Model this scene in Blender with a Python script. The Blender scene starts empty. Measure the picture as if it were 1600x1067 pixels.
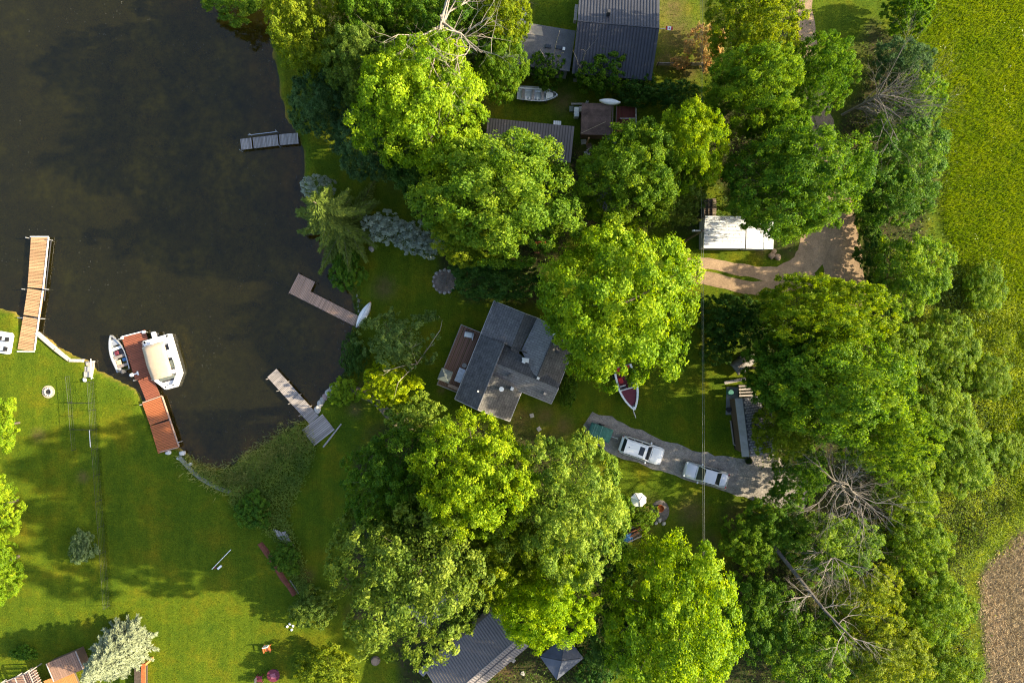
import bpy, bmesh, math, random
import numpy as np
from mathutils import Vector, Matrix
R = math.radians
SC = bpy.context.scene
COL = SC.collection
random.seed(7)

# ------------------------------------------------------------------ camera, sky, sun, exposure
CAM_H = 71.1            # metres above the lawn
PXM = 15.0              # photograph pixels per metre on the lawn
cam_d = bpy.data.cameras.new('camera'); cam = bpy.data.objects.new('camera', cam_d); COL.objects.link(cam)
cam.location = (0, 0, CAM_H); cam.rotation_euler = (0, 0, 0)
cam_d.sensor_width = 36.0; cam_d.lens = 24.0; cam_d.clip_start = 0.5; cam_d.clip_end = 2000
SC.camera = cam
SUN_EL, SUN_AZ = 25.0, 2.0     # elevation; azimuth measured from +X towards +Y
w = bpy.data.worlds.new('World'); SC.world = w; w.use_nodes = True
wn = w.node_tree.nodes; wl = w.node_tree.links
sky = wn.new('ShaderNodeTexSky'); sky.sky_type = 'NISHITA'; sky.sun_disc = False
sky.dust_density = 2.5; sky.sun_elevation = R(SUN_EL); sky.sun_rotation = R(90 - SUN_AZ)
wl.new(sky.outputs[0], wn['Background'].inputs[0]); wn['Background'].inputs[1].default_value = 0.135
sd = bpy.data.lights.new('sun', 'SUN'); sun = bpy.data.objects.new('sun', sd); COL.objects.link(sun)
sd.energy = 5.0; sd.angle = R(0.6); sd.color = (1.0, 0.86, 0.60)
sun.rotation_euler = (0, R(90 - SUN_EL), R(SUN_AZ))
SC.view_settings.view_transform = 'Standard'; SC.view_settings.look = 'None'
SC.view_settings.exposure = 1.58; SC.view_settings.gamma = 1.0; SC.view_settings.use_curve_mapping = False
SC.cycles.max_bounces = 6; SC.cycles.diffuse_bounces = 3; SC.cycles.glossy_bounces = 3
SC.cycles.transmission_bounces = 4; SC.cycles.transparent_max_bounces = 8
SC.cycles.use_denoising = True; SC.cycles.denoiser = 'OPENIMAGEDENOISE'; SC.cycles.denoising_input_passes = 'RGB_ALBEDO_NORMAL'; SC.cycles.denoising_prefilter = 'NONE'
SC.cycles.pixel_filter_type = 'BLACKMAN_HARRIS'; SC.cycles.filter_width = 1.15
SC.cycles.sample_clamp_indirect = 4.0; SC.cycles.use_adaptive_sampling = False

def P(px, py, z=0.0):
    """ground-plan point of a photograph pixel for something at height z"""
    k = (CAM_H - z) / CAM_H / PXM
    return Vector(((px - 800) * k, (533.5 - py) * k, z))
def ang(p0, p1):
    """world heading of the direction p0 -> p1 (pixels)"""
    return math.atan2(-(p1[1] - p0[1]), p1[0] - p0[0])

# ------------------------------------------------------------------ materials
MATS = {}
def mat(name, col, rough=0.8, var=0.25, scale=6.0, bump=0.0, metal=0.0, col2=None, spec=0.3, stretch=None, detail=6.0, coords='Object', fine=0.0, coat=0.0, courses=0.0):
    if name in MATS: return MATS[name]
    m = bpy.data.materials.new(name); m.use_nodes = True; nt = m.node_tree; N = nt.nodes; Lk = nt.links
    b = N['Principled BSDF']; b.inputs['Roughness'].default_value = rough; b.inputs['Metallic'].default_value = metal
    b.inputs['Specular IOR Level'].default_value = spec
    if coat: b.inputs['Coat Weight'].default_value = coat
    tc = N.new('ShaderNodeTexCoord'); mp = N.new('ShaderNodeMapping'); Lk.new(tc.outputs[coords], mp.inputs[0])
    if stretch: mp.inputs['Scale'].default_value = stretch
    n = N.new('ShaderNodeTexNoise'); n.inputs['Scale'].default_value = scale; n.inputs['Detail'].default_value = detail; n.inputs['Roughness'].default_value = 0.65
    Lk.new(mp.outputs[0], n.inputs['Vector'])
    cr = N.new('ShaderNodeValToRGB'); Lk.new(n.outputs[0], cr.inputs[0])
    c2 = col2 or tuple(min(1, c * (1 + var)) for c in col)
    c1 = tuple(c * (1 - var) for c in col)
    cr.color_ramp.elements[0].position = 0.3; cr.color_ramp.elements[1].position = 0.7
    cr.color_ramp.elements[0].color = (*c1, 1); cr.color_ramp.elements[1].color = (*c2, 1)
    # a different tone for each piece
    oi = N.new('ShaderNodeObjectInfo'); mr = N.new('ShaderNodeMapRange')
    mr.inputs['To Min'].default_value = 1 - var * 0.7; mr.inputs['To Max'].default_value = 1 + var * 0.5
    Lk.new(oi.outputs['Random'], mr.inputs[0])
    hs = N.new('ShaderNodeHueSaturation'); Lk.new(cr.outputs[0], hs.inputs['Color']); Lk.new(mr.outputs[0], hs.inputs['Value'])
    last = hs.outputs[0]
    if fine:
        n2 = N.new('ShaderNodeTexNoise'); n2.inputs['Scale'].default_value = scale * 9; n2.inputs['Detail'].default_value = 3
        Lk.new(mp.outputs[0], n2.inputs['Vector'])
        m2 = N.new('ShaderNodeMapRange'); m2.inputs['From Min'].default_value = 0.3; m2.inputs['From Max'].default_value = 0.7
        m2.inputs['To Min'].default_value = 1 - fine; m2.inputs['To Max'].default_value = 1 + fine
        Lk.new(n2.outputs[0], m2.inputs[0])
        h2 = N.new('ShaderNodeHueSaturation'); Lk.new(last, h2.inputs['Color']); Lk.new(m2.outputs[0], h2.inputs['Value']); last = h2.outputs[0]
    if courses:
        bk = N.new('ShaderNodeTexBrick'); bk.inputs['Scale'].default_value = 1.0; bk.inputs['Brick Width'].default_value = 0.55; bk.inputs['Row Height'].default_value = 0.24
        bk.inputs['Mortar Size'].default_value = 0.022; bk.inputs['Color1'].default_value = (1.12,1.12,1.12,1); bk.inputs['Color2'].default_value = (0.86,0.86,0.87,1); bk.inputs['Mortar'].default_value = (0.5,0.5,0.52,1)
        mb = N.new('ShaderNodeMapping'); mb.inputs['Rotation'].default_value = (0,0,courses); Lk.new(tc.outputs[coords], mb.inputs[0]); Lk.new(mb.outputs[0], bk.inputs['Vector'])
        mm = N.new('ShaderNodeMix'); mm.data_type = 'RGBA'; mm.blend_type = 'MULTIPLY'; mm.inputs[0].default_value = 0.8; Lk.new(last, mm.inputs[6]); Lk.new(bk.outputs[0], mm.inputs[7]); last = mm.outputs[2]
    Lk.new(last, b.inputs['Base Color'])
    if bump:
        bp = N.new('ShaderNodeBump'); bp.inputs['Strength'].default_value = bump; bp.inputs['Distance'].default_value = 0.05
        nb = N.new('ShaderNodeTexNoise'); nb.inputs['Scale'].default_value = scale * 4; nb.inputs['Detail'].default_value = 4
        Lk.new(mp.outputs[0], nb.inputs['Vector']); Lk.new(nb.outputs[0], bp.inputs['Height']); Lk.new(bp.outputs[0], b.inputs['Normal'])
    MATS[name] = m
    return m

def leaf_mat(name, transl=0.35, rough=0.55, lo=0.5, hi=1.4, hue=0.03, sat=1.03, spec=0.2):
    if name in MATS: return MATS[name]
    m = bpy.data.materials.new(name); m.use_nodes = True; nt = m.node_tree; N = nt.nodes; Lk = nt.links
    b = N['Principled BSDF']; b.inputs['Roughness'].default_value = rough; b.inputs['Specular IOR Level'].default_value = spec
    oi = N.new('ShaderNodeObjectInfo'); at = N.new('ShaderNodeAttribute'); at.attribute_name = 'tone'
    v = N.new('ShaderNodeMapRange'); v.inputs['To Min'].default_value = lo; v.inputs['To Max'].default_value = hi
    Lk.new(at.outputs['Fac'], v.inputs[0])
    h = N.new('ShaderNodeMapRange'); h.inputs['To Min'].default_value = 0.5 + hue; h.inputs['To Max'].default_value = 0.5 - hue
    Lk.new(at.outputs['Fac'], h.inputs[0])
    hs = N.new('ShaderNodeHueSaturation'); hs.inputs['Saturation'].default_value = sat
    Lk.new(oi.outputs['Color'], hs.inputs['Color']); Lk.new(v.outputs[0], hs.inputs['Value']); Lk.new(h.outputs[0], hs.inputs['Hue'])
    Lk.new(hs.outputs[0], b.inputs['Base Color'])
    t = N.new('ShaderNodeBsdfTranslucent'); t2 = N.new('ShaderNodeHueSaturation')
    t2.inputs['Value'].default_value = 1.3; t2.inputs['Hue'].default_value = 0.488; t2.inputs['Saturation'].default_value = 1.05
    Lk.new(hs.outputs[0], t2.inputs['Color']); Lk.new(t2.outputs[0], t.inputs[0])
    mx = N.new('ShaderNodeMixShader'); mx.inputs[0].default_value = transl
    Lk.new(b.outputs[0], mx.inputs[1]); Lk.new(t.outputs[0], mx.inputs[2]); Lk.new(mx.outputs[0], N['Material Output'].inputs[0])
    MATS[name] = m
    return m

# ------------------------------------------------------------------ mesh helpers
class B:
    def __init__(s): s.v = []; s.f = []
    def add(s, vs, fs):
        o = len(s.v); s.v += [tuple(x) for x in vs]; s.f += [tuple(i + o for i in f) for f in fs]; return s
    def box(s, a, b, m=None):
        x0, y0, z0 = a; x1, y1, z1 = b
        vs = [Vector(c) for c in ((x0,y0,z0),(x1,y0,z0),(x1,y1,z0),(x0,y1,z0),(x0,y0,z1),(x1,y0,z1),(x1,y1,z1),(x0,y1,z1))]
        if m: vs = [m @ x for x in vs]
        return s.add(vs, [(0,3,2,1),(4,5,6,7),(0,1,5,4),(1,2,6,5),(2,3,7,6),(3,0,4,7)])
    def cbox(s, c, size, rz=0, m=None):
        M = Matrix.Translation(c) @ Matrix.Rotation(rz, 4, 'Z') @ (m or Matrix.Identity(4))
        h = [d / 2 for d in size]; return s.box((-h[0],-h[1],-h[2]), (h[0],h[1],h[2]), M)
    def prism(s, poly, z0, z1):
        """poly: list of (x, y); z0, z1 numbers or functions of (x, y)"""
        f0 = z0 if callable(z0) else (lambda x, y: z0); f1 = z1 if callable(z1) else (lambda x, y: z1)
        n = len(poly)
        ar = sum(poly[i][0]*poly[(i+1)%n][1]-poly[(i+1)%n][0]*poly[i][1] for i in range(n))
        if ar < 0: poly = poly[::-1]
        vs = [(x, y, f0(x, y)) for x, y in poly] + [(x, y, f1(x, y)) for x, y in poly]
        fs = [tuple(range(n))[::-1], tuple(range(n, 2*n))] + [(i, (i+1)%n, (i+1)%n+n, i+n) for i in range(n)]
        return s.add(vs, fs)
    def tube(s, pts, rad, n=6, cap=True):
        pts = [Vector(p) for p in pts]
        if not hasattr(rad, '__len__'): rad = [rad]*len(pts)
        rings = []
        for i, p in enumerate(pts):
            d = (pts[min(i+1, len(pts)-1)] - pts[max(i-1, 0)]).normalized()
            a = d.cross(Vector((0,0,1)) if abs(d.z) < 0.9 else Vector((1,0,0))).normalized(); c = d.cross(a)
            rings.append([p + (a*math.cos(2*math.pi*k/n) + c*math.sin(2*math.pi*k/n))*rad[i] for k in range(n)])
        vs = [x for r in rings for x in r]; fs = []
        for i in range(len(pts)-1):
            for k in range(n):
                fs.append((i*n+k, i*n+(k+1)%n, (i+1)*n+(k+1)%n, (i+1)*n+k))
        if cap: fs += [tuple(range(n))[::-1], tuple((len(pts)-1)*n+k for k in range(n))]
        return s.add(vs, fs)
    def cyl(s, c, r, z0, z1, n=16, r1=None, sq=1.0):
        r1 = r if r1 is None else r1
        vs = [(c[0]+r*math.cos(2*math.pi*k/n), c[1]+r*sq*math.sin(2*math.pi*k/n), z0) for k in range(n)] + [(c[0]+r1*math.cos(2*math.pi*k/n), c[1]+r1*sq*math.sin(2*math.pi*k/n), z1) for k in range(n)]
        return s.add(vs, [tuple(range(n))[::-1], tuple(range(n,2*n))] + [(k,(k+1)%n,(k+1)%n+n,k+n) for k in range(n)])
    def lathe(s, c, prof, n=16, sq=1.0):
        vs = [(c[0]+r*math.cos(2*math.pi*k/n), c[1]+r*sq*math.sin(2*math.pi*k/n), c[2]+z) for r, z in prof for k in range(n)]
        fs = [(i*n+k, i*n+(k+1)%n, (i+1)*n+(k+1)%n, (i+1)*n+k) for i in range(len(prof)-1) for k in range(n)]
        fs += [tuple(range(n))[::-1], tuple((len(prof)-1)*n+k for k in range(n))]
        return s.add(vs, fs)
    def rock(s, c, r, rng, sq=(1,1,0.7)):
        bm = bmesh.new(); bmesh.ops.create_icosphere(bm, subdivisions=2, radius=1)
        off = [rng.uniform(0.72, 1.15) for _ in range(12)]
        vs = []
        for v in bm.verts:
            d = v.co; k = 1 + 0.18*math.sin(d.x*3.1+off[0]*9)*math.cos(d.y*2.7+off[1]*9) + 0.10*math.sin(d.z*5+off[2]*7+d.x*4)
            vs.append((c[0]+d.x*r*sq[0]*k, c[1]+d.y*r*sq[1]*k, c[2]+d.z*r*sq[2]*k))
        fs = [tuple(v.index for v in f.verts) for f in bm.faces]; bm.free()
        return s.add(vs, fs)
    def mesh(s, name):
        me = bpy.data.meshes.new(name); me.from_pydata(s.v, [], s.f); me.update(); return me
    def build(s, name, m, parent=None, smooth=False, bevel=0.0):
        me = s.mesh(name); me.materials.append(m)
        if smooth:
            me.polygons.foreach_set('use_smooth', [True]*len(me.polygons))
        o = bpy.data.objects.new(name, me); COL.objects.link(o)
        if parent: o.parent = parent
        if bevel:
            md = o.modifiers.new('bevel', 'BEVEL'); md.width = bevel; md.segments = 2; md.limit_method = 'ANGLE'
        return o

def tag(o, label=None, cat=None, group=None, kind=None):
    if label: o['label'] = label
    if cat: o['category'] = cat
    if group: o['group'] = group
    if kind: o['kind'] = kind
    return o
def thing(name, label, cat, loc=(0,0,0), rot=0.0, group=None):
    o = bpy.data.objects.new(name, None); COL.objects.link(o); o.empty_display_size = 0.3
    o.location = loc; o.rotation_euler = (0, 0, rot)
    return tag(o, label, cat, group)
def inst(name, me, parent, loc=(0,0,0), rot=(0,0,0), scale=(1,1,1), color=None):
    o = bpy.data.objects.new(name, me); COL.objects.link(o); o.parent = parent
    o.location = loc; o.rotation_euler = rot; o.scale = scale
    if color: o.color = (*color, 1)
    return o
def meshm(b, name, m, smooth=False):
    me = b.mesh(name); me.materials.append(m)
    if smooth: me.polygons.foreach_set('use_smooth', [True]*len(me.polygons))
    return me
def np_mesh(name, verts, faces, m, tone=None, smooth=False):
    """verts (n,3), faces (k,3 or 4) numpy arrays"""
    me = bpy.data.meshes.new(name); nv = len(verts); k, c = faces.shape
    me.vertices.add(nv); me.vertices.foreach_set('co', verts.astype(np.float32).ravel())
    me.loops.add(k*c); me.loops.foreach_set('vertex_index', faces.astype(np.int32).ravel())
    me.polygons.add(k); me.polygons.foreach_set('loop_start', np.arange(0, k*c, c, dtype=np.int32))
    me.update(calc_edges=True); me.validate()
    if tone is not None:
        a = me.attributes.new('tone', 'FLOAT', 'POINT'); a.data.foreach_set('value', tone.astype(np.float32))
    me.materials.append(m)
    if smooth: me.polygons.foreach_set('use_smooth', np.ones(k, dtype=bool))
    return me
def in_poly(x, y, poly):
    inside = np.zeros(x.shape, bool); n = len(poly); j = n-1
    for i in range(n):
        xi, yi = poly[i]; xj, yj = poly[j]
        c = ((yi > y) != (yj > y)) & (x < (xj-xi)*(y-yi)/((yj-yi) or 1e-9)+xi)
        inside ^= c; j = i
    return inside
def poly_dist(x, y, poly):
    d = np.full(x.shape, 1e9); n = len(poly)
    for i in range(n):
        ax, ay = poly[i]; bx, by = poly[(i+1) % n]
        dx, dy = bx-ax, by-ay; L2 = dx*dx+dy*dy or 1e-9
        t = np.clip(((x-ax)*dx+(y-ay)*dy)/L2, 0, 1)
        d = np.minimum(d, np.hypot(x-ax-t*dx, y-ay-t*dy))
    return np.where(in_poly(x, y, poly), d, -d)
def W(pts, z=0.0): return [(P(a, b, z).x, P(a, b, z).y) for a, b in pts]
def vnoise(x, y, s, seed=0):
    """cheap smooth 2-D value noise, 0..1"""
    rs = np.random.RandomState(seed); g = rs.rand(64, 64)
    X = x/s; Y = y/s; i = np.floor(X).astype(int); j = np.floor(Y).astype(int); u = X-i; v = Y-j
    u = u*u*(3-2*u); v = v*v*(3-2*v)
    a = g[i % 64, j % 64]; b = g[(i+1) % 64, j % 64]; c = g[i % 64, (j+1) % 64]; d = g[(i+1) % 64, (j+1) % 64]
    return (a*(1-u)+b*u)*(1-v)+(c*(1-u)+d*u)*v

# ------------------------------------------------------------------ ground, pond, roads
WATER_Z = -0.32
SHORE = [(-900,470),(-300,480),(0,484),(22,490),(37,514),(57,522),(90,546),(128,564),(150,580),(172,590),(192,600),(212,611),(226,641),(250,692),(279,704),(300,724),(330,736),(355,731),(380,713),(405,701),(435,682),(458,664),(478,656),(489,646),(496,633),(503,622),(513,609),(529,597),(540,580),(545,560),(548,530),(553,512),(559,497),(555,480),(551,462),(541,446),(529,424),(520,400),(512,380),(499,352),(481,322),(471,292),(474,265),(474,240),(466,214),(452,190),(441,160),(431,110),(426,60),(425,12),(400,-8),(360,-22),(300,-26),(290,-80),(250,-400),(200,-1200),(-900,-1200)]
SHORE_W = W(SHORE)
RIM = W([(1400,400),(1480,390),(1560,430),(1640,560),(1640,800),(1590,830),(1540,860),(1500,900),(1520,1067),(1400,1067),(1380,760),(1400,560)])
MEADOW = W([(1370,-400),(1400,0),(1425,100),(1450,180),(1480,260),(1470,330),(1500,420),(1520,540),(1550,680),(1600,790),(1700,800),(2600,800),(2600,-400)])
FIELD = W([(1526,905),(1556,862),(1598,828),(1700,800),(2600,780),(2600,1500),(1570,1500),(1545,1067),(1534,980)])
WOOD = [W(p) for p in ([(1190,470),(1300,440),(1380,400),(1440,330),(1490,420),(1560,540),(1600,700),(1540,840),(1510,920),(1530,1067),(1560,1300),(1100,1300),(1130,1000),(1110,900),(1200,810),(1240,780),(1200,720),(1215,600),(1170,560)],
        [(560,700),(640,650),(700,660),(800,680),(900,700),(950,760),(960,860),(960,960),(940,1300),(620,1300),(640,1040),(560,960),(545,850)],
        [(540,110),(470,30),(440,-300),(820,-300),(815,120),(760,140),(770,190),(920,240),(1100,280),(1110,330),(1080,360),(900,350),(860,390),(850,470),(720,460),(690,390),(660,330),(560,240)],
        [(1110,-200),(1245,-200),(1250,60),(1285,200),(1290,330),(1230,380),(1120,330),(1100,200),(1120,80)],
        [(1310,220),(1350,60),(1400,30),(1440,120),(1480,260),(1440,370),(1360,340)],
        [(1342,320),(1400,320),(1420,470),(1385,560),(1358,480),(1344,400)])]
def gz(x, y):
    d = poly_dist(x, y, SHORE_W) + (vnoise(x, y, 1.3, 3)-0.5)*0.5
    z = np.where(d < -0.9, 0, np.where(d < 0.1, -0.36*((d+0.9)/1.0)**2, -0.36-0.22*(d-0.1)))
    z = np.maximum(z, -1.15 - 0.35*vnoise(x, y, 5, 5))
    return z + np.where(d < -1.2, (vnoise(x, y, 6, 9)-0.5)*0.03, 0)
def axis(lo, hi, step, far):
    a = np.arange(lo, hi+1e-6, step); g = [lo]; s = step
    while g[-1] > -far: s *= 1.5; g.append(g[-1]-s)
    h = [hi]; s = step
    while h[-1] < far: s *= 1.5; h.append(h[-1]+s)
    return np.concatenate([np.array(g[1:])[::-1], a, np.array(h[1:])])
gx = axis(-58, 58, 0.42, 500); gy = axis(-40, 40, 0.42, 500)
GX, GY = np.meshgrid(gx, gy); nx, ny = len(gx), len(gy)
X = GX.ravel(); Y = GY.ravel(); Z = gz(X, Y)
idx = np.arange(nx*ny).reshape(ny, nx)
gf = np.stack([idx[:-1,:-1].ravel(), idx[:-1,1:].ravel(), idx[1:,1:].ravel(), idx[1:,:-1].ravel()], 1)

def ground_material():
    m = bpy.data.materials.new('lawn_and_soil'); m.use_nodes = True; nt = m.node_tree; N = nt.nodes; Lk = nt.links
    b = N['Principled BSDF']; b.inputs['Roughness'].default_value = 0.95; b.inputs['Specular IOR Level'].default_value = 0.1
    at = N.new('ShaderNodeAttribute'); at.attribute_name = 'zone'; sp = N.new('ShaderNodeSeparateColor'); Lk.new(at.outputs['Color'], sp.inputs[0])
    tc = N.new('ShaderNodeTexCoord')
    def noise(s, det=5, rough=0.6, str_=None):
        n = N.new('ShaderNodeTexNoise'); n.inputs['Scale'].default_value = s; n.inputs['Detail'].default_value = det; n.inputs['Roughness'].default_value = rough
        if str_:
            mp = N.new('ShaderNodeMapping'); mp.inputs['Scale'].default_value = str_; Lk.new(tc.outputs['Object'], mp.inputs[0]); Lk.new(mp.outputs[0], n.inputs['Vector'])
        else: Lk.new(tc.outputs['Object'], n.inputs['Vector'])
        return n.outputs[0]
    def ramp(fac, stops):
        r = N.new('ShaderNodeValToRGB'); Lk.new(fac, r.inputs[0]); e = r.color_ramp.elements
        while len(e) < len(stops): e.new(0.5)
        for i, (p, c) in enumerate(stops): e[i].position = p; e[i].color = (*c, 1)
        return r.outputs[0]
    def mix(f, a, c, mode='MIX'):
        x = N.new('ShaderNodeMix'); x.data_type = 'RGBA'; x.blend_type = mode
        (Lk.new(f, x.inputs[0]) if not isinstance(f, float) else setattr(x.inputs[0], 'default_value', f))
        Lk.new(a, x.inputs[6]); Lk.new(c, x.inputs[7]); return x.outputs[2]
    lawn = ramp(noise(0.28, 8, 0.62), [(0.28, (0.052,0.098,0.006)), (0.5, (0.084,0.124,0.006)), (0.72, (0.150,0.142,0.007))])
    fine = ramp(noise(7.0, 6, 0.75), [(0.3, (0.42,0.46,0.42)), (0.7, (1.5,1.45,1.3))])
    mow = ramp(noise(1.0, 3, 0.5, (0.9, 0.08, 1)), [(0.35, (0.82,0.86,0.85)), (0.65, (1.12,1.08,1.05))])
    patchy = ramp(noise(1.7, 5, 0.7), [(0.3, (0.72,0.80,0.75)), (0.7, (1.18,1.10,1.1))])
    lawn = mix(1.0, mix(1.0, mix(1.0, lawn, fine, 'MULTIPLY'), mow, 'MULTIPLY'), patchy, 'MULTIPLY')
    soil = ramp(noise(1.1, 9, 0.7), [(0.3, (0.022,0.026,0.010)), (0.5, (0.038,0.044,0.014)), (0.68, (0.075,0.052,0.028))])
    dirt = ramp(noise(1.6, 9, 0.72, (2.2, 0.5, 1)), [(0.3, (0.07,0.05,0.028)), (0.52, (0.19,0.145,0.085)), (0.72, (0.40,0.33,0.20))])
    mead = ramp(noise(0.35, 9, 0.7), [(0.3, (0.095,0.13,0.010)), (0.5, (0.14,0.175,0.012)), (0.7, (0.20,0.205,0.014))])
    bed = ramp(noise(0.9, 9, 0.72), [(0.32, (0.06,0.052,0.014)), (0.5, (0.22,0.185,0.05)), (0.7, (0.46,0.38,0.11))])
    bed2 = ramp(noise(0.7, 9, 0.72), [(0.32, (0.06,0.038,0.01)), (0.5, (0.26,0.15,0.04)), (0.7, (0.50,0.29,0.085))])
    at3 = N.new('ShaderNodeAttribute'); at3.attribute_name = 'zone2'; sp3 = N.new('ShaderNodeSeparateColor'); Lk.new(at3.outputs['Color'], sp3.inputs[0])
    bed = mix(sp3.outputs[2], bed, bed2)
    bare = ramp(noise(1.6, 8, 0.7), [(0.3, (0.09,0.055,0.026)), (0.7, (0.17,0.11,0.055))])
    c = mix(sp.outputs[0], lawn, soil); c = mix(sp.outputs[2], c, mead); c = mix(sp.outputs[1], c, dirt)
    at2 = N.new('ShaderNodeAttribute'); at2.attribute_name = 'zone2'; sp2 = N.new('ShaderNodeSeparateColor'); Lk.new(at2.outputs['Color'], sp2.inputs[0])
    nb = N.new('ShaderNodeMath'); nb.operation = 'MULTIPLY_ADD'; Lk.new(noise(1.7, 6, 0.7), nb.inputs[0]); nb.inputs[1].default_value = 1.6; nb.inputs[2].default_value = -0.8
    ad = N.new('ShaderNodeMath'); ad.operation = 'ADD'; ad.use_clamp = True; Lk.new(sp2.outputs[1], ad.inputs[0]); Lk.new(nb.outputs[0], ad.inputs[1])
    ml = N.new('ShaderNodeMath'); ml.operation = 'MULTIPLY'; Lk.new(ad.outputs[0], ml.inputs[0]); Lk.new(sp2.outputs[1], ml.inputs[1])
    c = mix(ml.outputs[0], c, bare); c = mix(sp2.outputs[0], c, bed)
    Lk.new(c, b.inputs['Base Color'])
    bp = N.new('ShaderNodeBump'); bp.inputs['Strength'].default_value = 0.7; bp.inputs['Distance'].default_value = 0.08
    Lk.new(noise(9.0, 5, 0.75), bp.inputs['Height']); Lk.new(bp.outputs[0], b.inputs['Normal'])
    return m
gm = ground_material()
gme = np_mesh('ground', np.stack([X, Y, Z], 1), gf, gm, smooth=True)
def soft(d, wd): return np.clip(d/wd+0.5, 0, 1)
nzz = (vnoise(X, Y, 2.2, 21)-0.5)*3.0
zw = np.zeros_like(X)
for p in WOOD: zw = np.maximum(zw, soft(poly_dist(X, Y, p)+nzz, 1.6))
zf = soft(poly_dist(X, Y, FIELD)+nzz*0.5, 1.2); zm = soft(poly_dist(X, Y, MEADOW)+nzz*0.5, 1.5)
bedz = soft(poly_dist(X, Y, SHORE_W)-0.15, 0.5)
# bare, trodden or dried patches on the lawn
bare = np.zeros_like(X)
for (a, b_, r_) in ((1055,55,55),(1050,15,40),(1075,110,30),(1100,95,30),(1040,95,30),(815,655,30),(850,650,26),(905,690,20),(600,450,26),(610,520,18),(575,610,26),(555,640,18),(1010,800,34),(1000,830,24),(880,160,30),(925,250,30),(915,320,40),(650,980,30),(790,1045,30),(1110,850,30),(1080,800,36),(1150,810,36),(880,665,24),(1240,400,12),(1190,392,16),(130,745,14),(480,900,18),(545,905,24),(60,680,16),(690,610,10)):
    q = P(a, b_); bare = np.maximum(bare, 0.75*np.clip(1.25-np.hypot(X-q.x, Y-q.y)/(r_/PXM), 0, 1))
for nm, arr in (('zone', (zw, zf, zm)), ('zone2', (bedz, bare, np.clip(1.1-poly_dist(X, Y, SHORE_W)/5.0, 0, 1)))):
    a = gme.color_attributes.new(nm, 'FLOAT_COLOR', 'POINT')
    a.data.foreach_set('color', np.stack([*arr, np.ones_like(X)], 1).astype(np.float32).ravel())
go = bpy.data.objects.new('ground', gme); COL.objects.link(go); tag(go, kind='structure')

def water_material():
    m = bpy.data.materials.new('pond_water'); m.use_nodes = True; nt = m.node_tree; N = nt.nodes; Lk = nt.links
    N.remove(N['Principled BSDF'])
    tr = N.new('ShaderNodeBsdfTransparent'); gl = N.new('ShaderNodeBsdfGlossy'); gl.inputs['Roughness'].default_value = 0.05
    df = N.new('ShaderNodeBsdfDiffuse')
    tc = N.new('ShaderNodeTexCoord')
    n0 = N.new('ShaderNodeTexNoise'); n0.inputs['Scale'].default_value = 0.22; n0.inputs['Detail'].default_value = 6; Lk.new(tc.outputs['Object'], n0.inputs['Vector'])
    r0 = N.new('ShaderNodeValToRGB'); Lk.new(n0.outputs[0], r0.inputs[0])
    r0.color_ramp.elements[0].position = 0.3; r0.color_ramp.elements[0].color = (0.54,0.48,0.15,1)
    r0.color_ramp.elements[1].position = 0.7; r0.color_ramp.elements[1].color = (0.95,0.84,0.30,1)
    Lk.new(r0.outputs[0], tr.inputs[0])
    df.inputs[0].default_value = (0.036,0.033,0.008,1)
    m1 = N.new('ShaderNodeMixShader'); m1.inputs[0].default_value = 0.22; Lk.new(tr.outputs[0], m1.inputs[1]); Lk.new(df.outputs[0], m1.inputs[2])
    fr = N.new('ShaderNodeFresnel'); fr.inputs[0].default_value = 1.50
    bp = N.new('ShaderNodeBump'); bp.inputs['Strength'].default_value = 0.10; bp.inputs['Distance'].default_value = 0.06
    nb = N.new('ShaderNodeTexNoise'); nb.inputs['Scale'].default_value = 3.5; nb.inputs['Detail'].default_value = 4; Lk.new(tc.outputs['Object'], nb.inputs['Vector'])
    Lk.new(nb.outputs[0], bp.inputs['Height']); Lk.new(bp.outputs[0], gl.inputs['Normal']); Lk.new(bp.outputs[0], fr.inputs['Normal'])
    m2 = N.new('ShaderNodeMixShader'); Lk.new(fr.outputs[0], m2.inputs[0]); Lk.new(m1.outputs[0], m2.inputs[1]); Lk.new(gl.outputs[0], m2.inputs[2])
    Lk.new(m2.outputs[0], N['Material Output'].inputs[0]); return m
wp = [P(*q) for q in ((-900,860),(620,860),(620,-900),(-900,-900))]
wo = B().add([(q.x, q.y, WATER_Z) for q in wp], [(0,1,2,3)]).build('pond_water', water_material()); tag(wo, kind='structure')

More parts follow.
